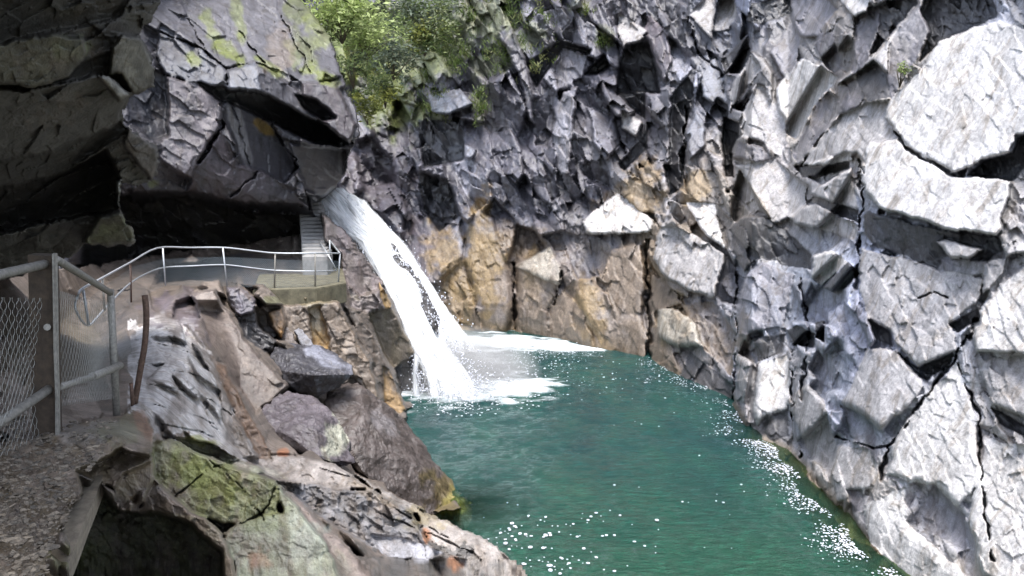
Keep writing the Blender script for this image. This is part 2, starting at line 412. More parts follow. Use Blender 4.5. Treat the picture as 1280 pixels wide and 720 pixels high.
# lower right
A("(917,438)(947,455)(944,503)(944,522)(926,498)", -.1, .2, -.3, 'pale', .4)
A("(947,455)(984,443)(988,495)(984,512)(959,518)(947,534)(942,516)", .1, .35, -.6, 'white', .3)
A("(940,422)(982,418)(978,440)(948,452)", .4, -.9, .2, 'dark', .6)
A("(963,520)(984,512)(986,545)(963,551)(955,540)", .8, -.6, .0, 'dark', .3)
A("(984,500)(1010,480)(1030,500)(1046,560)(1036,600)(1008,560)", -.1, .2, -.3, 'pale', .5)
A("(1063,487)(1084,435)(1117,437)(1153,474)(1151,487)(1138,507)(1101,537)(1080,520)(1051,503)", 0, .5, -.6, 'pale', .2)
A("(1051,505)(1072,516)(1090,530)(1099,557)(1097,580)(1063,545)", .6, -1.0, .2, 'grey', .4)
A("(1117,437)(1147,459)(1192,441)(1188,455)(1159,476)(1151,472)", .4, -1.5, .7, 'shade_black', .5)
A("(1117,425)(1192,415)(1196,437)(1147,459)", -.1, .5, -.5, 'pale', .3)
A("(1047,557)(1088,562)(1092,599)(1076,622)(1047,626)(1040,595)", -.1, .2, -.3, 'pale', .3)
A("(1113,557)(1151,503)(1197,455)(1222,528)(1226,603)(1197,634)(1167,603)(1138,603)(1111,590)", -.05, .4, -.4, 'white', .25)
A("(1138,653)(1167,607)(1207,645)(1207,690)(1172,670)", .5, -.3, .3, 'mid', .3)
A("(1080,632)(1130,610)(1136,655)(1209,720)(1230,760)(1140,730)(1088,680)", -.05, .35, -.4, 'white', .3)
A("(1222,450)(1300,440)(1300,530)(1240,505)", -.1, .2, -.2, 'pale', .5)
A("(1238,508)(1300,542)(1300,556)(1250,530)", .3, -1.3, .6, 'shade_black', .6)
A("(1232,545)(1300,565)(1300,760)(1230,720)(1212,650)", -.05, .3, -.5, 'white', .4)
A("(1058,612)(1078,612)(1082,636)(1066,642)", .6, -.8, .2, 'grey', .3)
# middle, shards
A("(658,79)(697,52)(706,58)(691,79)(670,109)(662,95)", .4, -1.1, 1.2, 'dark', .5)
A("(697,50)(740,62)(736,68)(704,60)", 0, -1.2, .9, 'dark', .5)
A("(731,92)(755,67)(763,82)(746,94)", .3, -.9, 1.6, 'shade_black', .5)
A("(771,116)(807,113)(807,150)(789,136)", .3, -.8, 1.8, 'shade_black', .8)
A("(704,60)(735,70)(728,96)(700,110)(694,84)", -.2, .2, .2, 'mid', .5)
A("(640,35)(662,85)(668,120)(672,160)(662,150)(648,90)(628,52)", .6, 0, -.9, 'grey', .4)
A("(690,150)(705,115)(722,110)(716,160)(712,215)(700,220)(692,180)", -.3, .1, -.8, 'mid', .4)
A("(665,125)(690,110)(694,150)(684,185)(670,180)", .3, -.5, .9, 'grey', .8)
A("(535,120)(575,110)(592,130)(560,144)(540,140)", -.1, .7, -.8, 'blue', .4)
A("(556,185)(575,178)(596,187)(590,198)(560,196)", -.1, .8, -.9, 'blue', .3)
A("(522,150)(580,150)(580,200)(530,210)", .2, -.4, 1.2, 'dark', 1.)
A("(522,215)(560,225)(575,270)(550,290)(530,262)", .2, -.5, 1.4, 'dark', 1.2)
# ochre pillars by the pool
A("(580,283)(600,261)(617,273)(627,313)(640,347)(642,387)(634,420)(603,420)(593,360)(583,327)", .15, .05, -.9, None, .25)
A("(543,310)(573,280)(580,300)(577,323)(550,332)", -.2, .3, -.7, None, .3)
A("(553,347)(577,327)(593,373)(603,420)(573,420)(555,400)", -.4, .0, -.5, None, .6)
A("(645,333)(660,323)(687,320)(700,347)(687,380)(682,425)(645,425)(645,367)", -.1, 0, -.6, 'brown', .4)
A("(643,333)(687,308)(700,333)(702,357)(680,350)", -.2, .6, -1.0, 'cream', .4)
A("(687,380)(707,365)(727,387)(757,440)(707,440)(687,425)", -.2, .2, -.7, 'brown', .4)
A("(720,367)(730,345)(753,360)(767,400)(777,446)(755,446)", .4, .1, -.7, None, .3)
A("(753,347)(767,310)(800,305)(807,333)(803,387)(811,455)(777,450)(767,387)", .1, -.05, -.5, 'brown', .3)
A("(727,277)(773,241)(817,277)(813,290)(777,293)(733,292)", -.1, .8, -.9, 'white', .5)
A("(815,340)(833,350)(852,380)(818,388)(828,440)(860,480)(815,460)(809,400)", .1, 0, -.2, 'brown', .4)
A("(700,290)(730,295)(750,345)(722,350)", .3, .1, .3, 'grey', .6)
A("(735,296)(770,296)(765,310)(752,345)(742,330)", -.2, -.2, .2, 'grey', .6)
A("(850,380)(892,376)(920,420)(915,470)(880,436)(868,404)", .1, -.1, .2, 'brown', .6)
A("(862,440)(916,480)(918,505)(880,490)(850,470)", .1, -.3, .3, 'dark', .5)
CRS = 1.0
CR = [([(642, 330), (643, 425)], 3.5, 1.5), ([(1120, 165), (1133, 184), (1163, 204), (1195, 220)], 4, .8), ([(1076, 200), (1078, 250), (1075, 300), (1070, 360)], 5, 1.0),
      ([(1151, 503), (1113, 557), (1100, 600)], 4, .8), ([(1222, 400), (1190, 455), (1151, 503)], 5, .8), ([(809, 300), (812, 455)], 4, 1.2),
      ([(920, 340), (921, 430), (917, 500)], 4, .9), ([(1197, 455), (1224, 520), (1228, 600), (1240, 700)], 3.5, .6), ([(988, 440), (990, 520), (1000, 570)], 4, .8),
      ([(700, 340), (690, 380)], 3, .8), ([(935, 60), (905, 95), (872, 65), (862, 20)], 3, .7), ([(1113, 557), (1090, 560), (1046, 545)], 3, .6),
      ([(856, 130), (856, 240)], 5, 1.4), ([(1000, 345), (1012, 420), (1000, 500)], 4, .8), ([(1140, 375), (1165, 365), (1185, 372)], 2, .5)]
CR = [(a, b*1.2, c*1.1) for a, b, c in CR]
def cliff_tint(px, py, r):
    pal = np.array(TINT['pale']); mid = np.array(TINT['mid']); dk = np.array(TINT['grey'])
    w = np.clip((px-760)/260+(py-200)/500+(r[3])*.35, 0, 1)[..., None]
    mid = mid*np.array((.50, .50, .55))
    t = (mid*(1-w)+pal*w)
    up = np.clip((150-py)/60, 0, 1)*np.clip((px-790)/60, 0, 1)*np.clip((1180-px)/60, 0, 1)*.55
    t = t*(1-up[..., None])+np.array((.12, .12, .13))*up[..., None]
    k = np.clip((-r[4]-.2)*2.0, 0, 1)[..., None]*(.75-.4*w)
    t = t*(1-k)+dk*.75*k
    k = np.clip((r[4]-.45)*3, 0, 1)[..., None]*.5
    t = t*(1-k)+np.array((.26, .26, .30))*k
    # tannin-stained band low on the wall above the pool
    band = np.clip((py-(265+(px-560)*.05))/60, 0, 1)*np.clip((930-px)/110, 0, 1)*np.clip((px-520)/30, 0, 1)
    band = band*np.clip(.35+fbm(px/30, py/60, 8, 3)*1.3-.25+.35*r[3], 0, 1)
    t = t*(1-band[..., None])+np.array(TINT['brown'])*1.15*band[..., None]
    yw = np.interp(px, wlx, np.interp(wlx, [a for a, b in wl], [b for a, b in wl]))
    wc = (fbm(px/130, py/130, 61, 3)-.5)[..., None]*np.clip((px-700)/200, 0, 1)[..., None]
    t = t*(1+np.clip(wc*np.array((.5, .15, -.45)), -.12, .14))
    wet = np.clip(1-(yw-py)/16., 0, 1)[..., None]*.75
    t = t*(1-wet)+np.array((.13, .085, .035))*wet
    sp = [(450, 60, 55, 60, 0, 'moss', .8), (520, 55, 45, 50, 0, 'green', .8), (490, 130, 45, 40, 0, 'moss', .7), (560, 60, 30, 26, 0, 'lichen', .6), (600, 20, 50, 26, 0, 'lichen', .5),
          (620, 70, 30, 20, -40, 'green', .45), (660, 45, 26, 14, -30, 'lichen', .45), (755, 45, 12, 14, 0, 'green', .4), (725, 8, 16, 10, 0, 'green', .4), (550, 45, 16, 45, 15, 'lichen', .6),
          (598, 130, 10, 26, 0, 'green', .4), (985, 98, 5, 6, 0, 'lichen', .8), (470, 230, 60, 70, 0, (.075, .065, .075), .8), (520, 330, 30, 50, 0, 'purple', .6), (548, 135, 10, 25, 0, 'lichen', .5),
          (605, 325, 22, 70, 0, 'ochre', .95), (560, 330, 22, 50, -20, 'ochre', .8), (575, 385, 20, 40, 0, 'ochre', .7), (668, 345, 16, 40, 20, 'ochre', .75), (735, 385, 18, 60, -10, 'ochre', .85), (690, 395, 20, 40, 0, 'brown', .7), (770, 265, 30, 26, 20, 'ochre', .5), (805, 240, 26, 40, 0, 'ochre', .75), (872, 235, 20, 30, 0, 'ochre', .7),
          (845, 400, 26, 30, 0, 'ochre', .65), (815, 330, 16, 70, 0, 'ochre', .45), (780, 360, 30, 70, 0, 'brown', .7), (865, 300, 20, 60, 0, 'ochre', .35), (930, 430, 10, 40, 0, 'ochre', .4), (640, 300, 60, 20, 10, 'ochre', .3), (1150, 590, 12, 50, 15, 'brown', .35), (1170, 500, 20, 30, 30, 'grey', .4)]
    return blobs(px, py, t, sp, 40)
step = 1.25
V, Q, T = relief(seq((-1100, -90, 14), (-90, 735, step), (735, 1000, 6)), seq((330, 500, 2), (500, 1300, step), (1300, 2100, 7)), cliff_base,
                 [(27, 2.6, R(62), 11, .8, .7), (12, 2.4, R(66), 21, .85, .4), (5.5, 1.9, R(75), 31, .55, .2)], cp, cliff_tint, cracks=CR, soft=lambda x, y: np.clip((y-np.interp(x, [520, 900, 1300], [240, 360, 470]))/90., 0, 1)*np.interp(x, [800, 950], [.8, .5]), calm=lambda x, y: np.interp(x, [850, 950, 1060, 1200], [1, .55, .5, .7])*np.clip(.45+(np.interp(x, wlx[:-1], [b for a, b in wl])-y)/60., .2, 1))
V[:, 2] = np.maximum(V[:, 2], -3.0)
cl = link('cliff', npmesh('cliff', V, Q, T), M_CLIFF); tag(cl, kind='structure')

# ================================================================== LEFT CLIFF ABOVE THE WALKWAY AND ITS RECESS
lc_base = rbf([(170, 0, 30), (100, -200, 26), (300, 0, 32.5), (400, 10, 37), (300, -300, 36), (430, 100, 33), (445, 160, 31), (340, 100, 30.5), (283, 90, 29.8), (200, 100, 29), (180, 235, 28), (240, 200, 29), (300, 230, 29.8),
               (385, 250, 31.5), (430, 190, 33), (420, 230, 34), (340, 180, 31), (50, 300, 24), (50, 100, 24), (170, 275, 33), (240, 300, 34.5), (330, 300, 35.5), (390, 290, 36), (200, 345, 33), (380, 345, 35)])
cp = []
A("(100,245)(232,240)(304,262)(384,266)(392,275)(396,330)(380,345)(100,345)", 0, -.1, 3.2, (.15, .14, .125), 1.2)
A("(160,238)(232,232)(304,253)(386,256)(386,268)(304,264)(232,246)(165,252)", 0, -2.0, .9, 'grey', .8)
A("(200,-60)(290,-60)(380,0)(415,47)(427,94)(377,103)(330,78)(283,82)(250,60)(200,40)(180,30)", -.1, .45, .3, 'mid', .6)
A("(200,30)(250,60)(283,84)(284,110)(247,105)(207,94)(196,70)", -.1, .3, -.5, 'blue', .6)
A("(283,87)(319,78)(328,116)(285,112)", -.2, .2, -1.2, 'blue', .3)
A("(319,78)(340,90)(377,119)(400,150)(380,152)(345,126)(328,116)", .3, .2, -.9, 'mid', .5)
A("(247,104)(284,110)(330,118)(377,143)(413,161)(443,181)(427,184)(391,179)(341,154)(286,128)(262,122)", .1, -2.0, 1.2, 'shade_black', .7)  # ledge underside, shade painted in near-black
A("(377,103)(420,103)(445,155)(438,181)(413,160)(391,144)(379,121)", .5, .1, -1.3, 'purple', .3)
A("(368,118)(395,125)(421,148)(404,150)(380,136)", .3, -1.2, .3, 'dark', .4)
A("(362,179)(434,186)(430,224)(402,247)(384,240)(372,208)", .3, -.3, .6, 'grey', .25)
A("(283,126)(341,155)(373,209)(355,228)(326,213)(304,209)(279,144)", .2, -.1, .3, 'grey', .25)
A("(207,94)(247,105)(276,128)(276,155)(247,202)(239,224)(203,206)(200,181)(211,144)", -.2, .15, -.5, 'pink', .5)
A("(247,202)(276,163)(297,206)(326,213)(355,228)(386,256)(304,255)(232,238)", .1, -.05, -.2, 'purple', .35)
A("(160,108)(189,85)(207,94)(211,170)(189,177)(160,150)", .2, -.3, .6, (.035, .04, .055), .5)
A("(190,175)(205,204)(240,226)(232,240)(166,240)(170,200)", 0, -.2, -.3, 'mid', 1.3)
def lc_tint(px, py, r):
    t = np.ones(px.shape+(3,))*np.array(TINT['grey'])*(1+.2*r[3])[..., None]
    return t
def lc_t2(V, Q, T): return T
CRL = [([(326, 213), (290, 245)], 2.5, .5), ([(276, 130), (278, 160), (247, 204)], 3, .6), ([(341, 155), (373, 209), (355, 228)], 2.5, .6), ([(290, 126), (312, 205)], 2, .3), ([(384, 238), (388, 262)], 3, .6),
       ([(300, 40), (330, 78)], 2.5, .5), ([(200, 40), (250, 60), (283, 86)], 2.5, .5), ([(350, 20), (390, 90)], 2.5, .5), ([(232, 20), (260, 70)], 2, .4)]
lsil = [(60, -500), (180, -500), (290, -130), (377, 0), (413, 47), (427, 94), (445, 144), (449, 168), (438, 188), (431, 217), (413, 242), (390, 252), (388, 262), (398, 275), (402, 330), (402, 360), (60, 360)]
_rel = relief
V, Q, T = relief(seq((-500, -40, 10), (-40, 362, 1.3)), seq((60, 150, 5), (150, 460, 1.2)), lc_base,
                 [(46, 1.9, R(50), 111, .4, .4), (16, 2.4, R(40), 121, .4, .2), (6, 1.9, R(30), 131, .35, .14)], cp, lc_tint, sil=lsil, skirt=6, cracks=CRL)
T = T*.52
# moss, lichen and streaks on this cliff, coloured after building
def pix(V):
    dx = V[:, 0]/V[:, 1]; dz = (V[:, 2]-EYE)/V[:, 1]
    yc = (dz*CT+ST)/(CT-dz*ST); d = CT+yc*ST
    return 640+dx*d*F, 360-yc*F
qx, qy = pix(V)
T = blobs(qx, qy, T, [(262, 30, 9, 26, -20, 'moss', .95), (290, 66, 26, 10, 35, 'moss', .95), (298, 22, 7, 24, -10, 'moss', .9), (240, 72, 12, 8, 20, 'moss', .8), (335, 82, 20, 7, 30, 'moss', .7), (380, 60, 24, 22, 0, 'green', .65), (400, 92, 24, 10, 25, 'moss', .85),
                       (350, 60, 20, 30, 0, 'brown', .5), (330, 160, 14, 6, 40, (.16, .10, .02), .8), (296, 165, 4, 40, -18, 'pale', .5), (306, 170, 3, 40, -14, 'pale', .4), (190, 230, 10, 6, 0, 'green', .7), (400, 30, 20, 26, 0, 'green', .8),
                       (425, 200, 3, 22, 0, 'pale', .35), (280, 20, 80, 40, 0, 'mid', .3), (385, 10, 30, 20, 0, 'moss', .5)], 70)
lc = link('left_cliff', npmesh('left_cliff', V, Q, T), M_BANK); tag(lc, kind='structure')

# ================================================================== NEAR OVERHANG (dark, top left)
ov_base = rbf([(0, 0, 7.0), (100, 0, 7.6), (195, 0, 8.6), (180, 100, 9.0), (60, 100, 7.6), (0, 200, 8.4), (150, 200, 9.6), (190, 210, 10), (100, 260, 10.5), (150, 300, 11), (0, 330, 10.5), (-300, 100, 5), (-300, 400, 7), (-300, -300, 3.6), (100, -300, 5), (250, -300, 6), (100, -900, 2.6), (300, -900, 3.2), (-300, -900, 2.0)])
cp = []
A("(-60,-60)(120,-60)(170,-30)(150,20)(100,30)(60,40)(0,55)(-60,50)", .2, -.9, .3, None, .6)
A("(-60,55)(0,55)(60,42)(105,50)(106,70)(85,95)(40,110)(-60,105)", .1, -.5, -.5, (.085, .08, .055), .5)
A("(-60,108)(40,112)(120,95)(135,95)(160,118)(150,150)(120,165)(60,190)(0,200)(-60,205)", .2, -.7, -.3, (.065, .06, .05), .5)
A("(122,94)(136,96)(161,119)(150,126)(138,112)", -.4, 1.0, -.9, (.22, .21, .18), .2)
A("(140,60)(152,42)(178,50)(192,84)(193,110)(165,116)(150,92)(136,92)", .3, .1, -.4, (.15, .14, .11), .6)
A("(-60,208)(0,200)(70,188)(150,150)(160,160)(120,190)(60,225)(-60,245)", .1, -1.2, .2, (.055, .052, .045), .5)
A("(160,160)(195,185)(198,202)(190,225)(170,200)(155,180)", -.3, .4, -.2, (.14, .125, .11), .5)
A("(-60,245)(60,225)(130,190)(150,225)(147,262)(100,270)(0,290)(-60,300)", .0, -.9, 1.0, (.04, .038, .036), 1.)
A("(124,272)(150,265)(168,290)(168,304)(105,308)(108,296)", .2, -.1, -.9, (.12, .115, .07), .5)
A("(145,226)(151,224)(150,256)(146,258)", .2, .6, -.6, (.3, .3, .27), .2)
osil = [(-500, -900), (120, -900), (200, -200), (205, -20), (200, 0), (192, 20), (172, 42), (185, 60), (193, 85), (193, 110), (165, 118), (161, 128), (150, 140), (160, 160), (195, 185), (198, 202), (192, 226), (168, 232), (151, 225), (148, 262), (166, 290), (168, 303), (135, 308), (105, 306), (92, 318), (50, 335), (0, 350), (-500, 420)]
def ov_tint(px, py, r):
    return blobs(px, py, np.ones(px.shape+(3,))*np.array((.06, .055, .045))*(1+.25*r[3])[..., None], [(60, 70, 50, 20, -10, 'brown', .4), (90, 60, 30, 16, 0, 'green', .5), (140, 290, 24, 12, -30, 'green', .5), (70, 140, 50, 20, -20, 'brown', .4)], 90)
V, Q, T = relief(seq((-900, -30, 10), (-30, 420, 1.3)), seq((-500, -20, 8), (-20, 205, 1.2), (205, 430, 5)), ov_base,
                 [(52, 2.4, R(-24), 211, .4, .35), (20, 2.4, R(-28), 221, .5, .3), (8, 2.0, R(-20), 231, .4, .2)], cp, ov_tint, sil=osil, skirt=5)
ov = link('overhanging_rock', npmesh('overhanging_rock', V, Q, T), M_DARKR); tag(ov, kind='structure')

# ================================================================== LEFT BANK (path, ledges, slabs down to the pool)
bk_base = rbf([(0, 720, 3.35), (0, 600, 4.4), (60, 552, 5.0), (100, 640, 4.2), (-200, 700, 3.2), (-200, 500, 5), (-200, 350, 9), (146, 522, 7.0), (150, 575, 5.4), (185, 560, 6.2), (180, 505, 7.8), (30, 440, 9.0), (80, 460, 10.5), (30, 380, 15), (60, 345, 20), (130, 352, 27), (100, 360, 24), (80, 400, 20), (120, 420, 19), (115, 450, 13),
               (205, 552, 7.2), (195, 600, 6.2), (290, 600, 7.4), (430, 690, 7.6), (350, 600, 9.0), (300, 720, 5.6), (200, 700, 6.0), (120, 720, 4.0), (250, 500, 11), (230, 450, 13), (200, 420, 15), (172, 392, 19), (185, 372, 24), (240, 375, 21.5), (300, 362, 25), (200, 360, 24.5), (165, 376, 22), (290, 565, 10),
               (300, 440, 19.5), (340, 480, 21), (360, 530, 20.5), (330, 575, 14), (430, 585, 19), (400, 460, 25), (440, 430, 25.5), (380, 405, 26.5), (430, 390, 28.8), (370, 385, 27), (480, 420, 30.5), (420, 365, 28.6), (330, 357, 27), (440, 320, 31.5), (412, 275, 35), (480, 370, 31.5), (505, 470, 31.5), (528, 497, 31.8), (470, 500, 26.5), (490, 540, 27.5), (500, 600, 25.5), (440, 560, 24),
               (560, 625, 24), (520, 640, 24), (400, 600, 12.5), (500, 640, 13.5), (640, 712, 11.2), (560, 680, 11.6), (450, 700, 9), (480, 760, 8), (700, 790, 10), (0, 900, 2.4), (400, 900, 5), (200, 345, 28), (300, 338, 31), (400, 330, 34)])
cp = []
# walkway floor of the far terrace, colour darkened for missing roof shade
A("(196,354)(250,352)(330,356)(420,352)(404,325)(300,318)(215,330)", 0, 0, 0, (.05, .05, .055), .2, (0, 11.))
# path near the viewer
A("(-60,560)(60,545)(150,515)(180,505)(190,545)(190,570)(150,585)(120,600)(90,640)(60,700)(40,760)(-60,780)", 0, 0, 0, (.10, .077, .048), .5, (.2, 3.6))
A("(120,578)(150,560)(190,572)(191,578)(150,595)(143,612)(118,600)(96,590)", 0, 0, -.25, (.10, .077, .048), .5, (0, 3.))
A("(193,575)(191,602)(150,638)(143,612)(153,594)", 0, 0, -.25, (.15, .12, .08), .3, (.3, -.1))
A("(96,590)(118,600)(143,614)(148,638)(120,640)(104,615)", 0, 0, .1, (.04, .035, .03), .6, (-.4, -.9))
A("(90,640)(120,600)(150,640)(200,640)(290,650)(295,730)(250,760)(90,760)", 0, 0, 1.4, (.15, .15, .085), 1.2, (.2, .2))
A("(191,600)(215,622)(250,640)(278,665)(292,700)(300,760)(284,760)(275,690)(240,655)(200,640)(175,636)", 0, 0, -.2, 'brown', .7, (-.2, .3))
# white terrace
A("(165,395)(230,395)(262,442)(285,500)(320,570)(300,580)(250,556)(205,545)(185,520)(172,505)(165,450)", None, 0, 0, 'white', .75, None)
A("(172,388)(200,366)(245,363)(262,420)(262,440)(232,408)(190,405)", None, 0, 0, 'purple', .8, None)
# green mossy rock
A("(190,552)(215,548)(262,570)(300,585)(345,600)(350,640)(300,660)(250,645)(215,622)(193,598)", 0, 0, -.1, (.19, .195, .10), .5, (-.1, .55))
A("(215,548)(255,553)(300,575)(350,590)(360,600)(300,588)(262,573)", 0, 0, -.2, (.30, .30, .22), .5, (0, 2.2))
A("(345,600)(362,620)(400,665)(440,700)(470,760)(300,760)(292,700)(278,665)(300,655)(350,640)", 0, 0, -.15, (.24, .25, .18), .5, (.1, .8))
# strata slab
A("(300,572)(340,570)(400,574)(430,588)(470,610)(420,612)(350,600)", 0, 0, 0, (.29, .26, .24), .5, (.2, 2.5))
A("(345,600)(420,612)(470,612)(520,645)(545,690)(500,700)(440,672)(390,640)(360,618)", 0, 0, .1, (.17, .165, .17), 1.5, (.4, 1.1))
A("(350,605)(392,642)(440,690)(480,730)(440,740)(400,668)(360,622)", 0, 0, -.2, (.19, .15, .13), .3, (.2, 1.4))
A("(430,588)(470,608)(540,640)(620,680)(660,722)(700,790)(600,760)(560,700)(520,645)(470,612)", 0, 0, -.1, (.33, .30, .28), .45, (.35, 1.9))
A("(500,672)(560,678)(620,700)(660,760)(480,760)(470,700)", None, 0, .3, (.10, .095, .09), 1.4, None)
A("(462,668)(500,672)(556,690)(530,702)(480,694)", 0, 0, -.2, (.33, .33, .36), .4, (.2, 2.))
# sloping slabs
A("(240,367)(267,362)(307,424)(347,469)(362,482)(320,520)(289,473)(262,429)", 0, 0, -.3, (.095, .075, .065), .18, (.5, .8))
A("(262,442)(282,458)(307,512)(338,562)(340,573)(322,573)(284,500)", 0, 0, -.6, (.125, .078, .05), .5, (.6, .5))
A("(240,427)(262,442)(284,500)(322,573)(305,573)(283,550)(270,480)", 0, 0, -.1, (.12, .10, .085), .4, (-.2, 1.0))
A("(284,372)(305,368)(345,420)(344,440)(330,440)(305,420)", 0, 0, 1.0, 'dark', 1., (0, .2))
A("(283,360)(300,357)(320,375)(318,390)(300,395)(285,378)", 0, 0, -.4, (.11, .10, .12), .8, (.1, .6))
# stained wall beneath the terrace edge
A("(320,385)(425,375)(445,420)(470,470)(480,520)(450,485)(440,460)(404,432)(380,430)(345,425)(325,405)", 0, 0, .2, 'brown', .55, (.35, .25))
A("(385,385)(400,383)(412,425)(408,440)(392,432)", 0, 0, -.1, (.34, .22, .09), .5, (.3, .2))
A("(336,390)(352,385)(358,405)(352,424)(340,410)", 0, 0, -.3, (.30, .16, .05), .5, (.1, .3))
A("(425,375)(450,395)(478,440)(496,480)(500,512)(480,490)(462,440)", 0, 0, -.1, (.12, .10, .085), .45, (.6, .3))
A("(479,458)(486,460)(508,512)(500,516)(480,505)", 0, 0, -.5, (.26, .17, .08), .3, (.4, .3))
# buttress beside the fall
A("(402,268)(440,290)(474,340)(480,360)(450,372)(430,350)(425,318)(404,300)", 0, 0, 0, (.20, .165, .165), .45, (.6, .3))
A("(430,352)(452,372)(480,360)(490,385)(478,398)(460,392)(440,385)", 0, 0, .1, (.13, .11, .11), .6, (.2, .2))
A("(474,352)(490,380)(483,390)(476,372)", 0, 0, -.4, (.30, .20, .08), .4, (.4, .4))
A("(460,392)(490,385)(505,412)(520,440)(512,452)(492,460)(478,440)", 0, 0, 0, (.14, .115, .08), .3, (.4, -.1))
A("(492,460)(520,442)(530,480)(528,505)(505,502)(498,480)", 0, 0, .5, (.05, .05, .055), .4, (.3, -.2))
A("(404,300)(425,318)(425,352)(400,350)(385,330)(385,300)", 0, 0, 0, (.20, .18, .17), .7, (.3, 1.2))
bsil = [(-300, 335), (60, 338), (130, 330), (200, 318), (300, 305), (385, 290), (384, 268), (400, 262), (412, 274), (440, 298), (474, 348), (498, 390), (519, 436), (530, 478), (529, 499), (508, 515), (512, 540), (530, 570), (556, 602), (592, 628), (560, 640), (520, 637), (560, 652), (620, 684), (652, 712), (700, 800), (760, 960), (-300, 960)]
BCR = [(a, 2.4, .16) for a in ([(170, 425), (205, 432), (235, 440), (262, 455)], [(172, 450), (210, 462), (250, 470), (275, 490)], [(185, 480), (225, 487), (262, 500), (290, 520)], [(190, 505), (230, 515), (270, 530)], [(205, 400), (215, 430), (210, 460)], [(235, 440), (228, 470), (240, 490)], [(200, 530), (250, 540), (300, 560)], [(255, 500), (265, 530), (300, 572)], [(215, 622), (262, 585), (300, 575)], [(262, 573), (300, 610), (330, 650)], [(350, 600), (330, 640), (300, 655)], [(400, 585), (450, 600), (500, 640), (560, 672)], [(470, 640), (520, 660), (590, 690)])]
def bk_tint(px, py, r):
    t = np.ones(px.shape+(3,))*np.array((.135, .11, .092))*(1+.3*r[3])[..., None]
    w = np.clip((px-300)/80, 0, 1)*np.clip((560-py)/30, 0, 1)
    t = t*(1-w[..., None])+np.array((.125, .105, .09))*w[..., None]
    return t
V, Q, T = relief(seq((255, 700, 1.2), (700, 960, 6)), seq((-300, -20, 8), (-20, 700, 1.2), (700, 760, 5)), bk_base,
                 [(30, 1.8, R(50), 311, .35, .25), (13, 2.0, R(48), 321, .45, .25), (5.5, 1.8, R(10), 331, .45, .2)], cp, bk_tint, sil=bsil, skirt=3.5, cracks=BCR, calm=lambda x, y: (1-.82*np.clip((205-x)/25., 0, 1)*np.clip((545-y)/25., 0, 1))*(1-.5*np.clip((300-x)/30., 0, 1)*np.clip((x-150)/30., 0, 1)*np.clip((565-y)/25., 0, 1)*np.clip((y-375)/15., 0, 1)))
qx, qy = pix(V)
T = blobs(qx, qy, T, [(260, 600, 50, 30, 20, (.17, .19, .05), .6), (380, 680, 30, 40, 0, (.30, .32, .27), .5), (330, 640, 24, 30, 0, 'green', .5), (255, 552, 24, 6, 10, (.25, .26, .08), .7), (325, 700, 16, 14, 0, (.22, .10, .05), .5), (532, 670, 7, 10, -20, (.26, .11, .045), .85), (566, 705, 10, 8, 20, (.26, .11, .045), .7),
                       (395, 400, 8, 26, -8, (.42, .38, .30), .6), (70, 440, 80, 60, 0, (.085, .068, .048), .9), (40, 400, 12, 90, 10, (.05, .04, .03), .6), (105, 430, 20, 30, 0, (.15, .125, .09), .6), (60, 590, 60, 30, 0, 'brown', .5), (100, 540, 60, 14, 0, (.16, .15, .14), .5), (150, 540, 30, 16, 0, 'green', .3), (355, 566, 8, 5, 0, (.35, .14, .06), .7), (400, 545, 14, 30, 0, (.3, .29, .22), .0), (180, 530, 8, 20, -30, 'rust', .7),
                       (540, 640, 40, 20, 0, (.16, .12, .03), .5), (352, 375, 26, 5, 0, 'green', .5), (390, 374, 40, 7, 0, (.18, .15, .07), .5), (470, 620, 40, 8, 30, 'ochre', .35), (95, 700, 40, 20, 0, 'moss', .35)], 130)
bk = link('rocky_bank', npmesh('rocky_bank', V, Q, T), M_BANK); tag(bk, kind='structure')

exec_parts = True
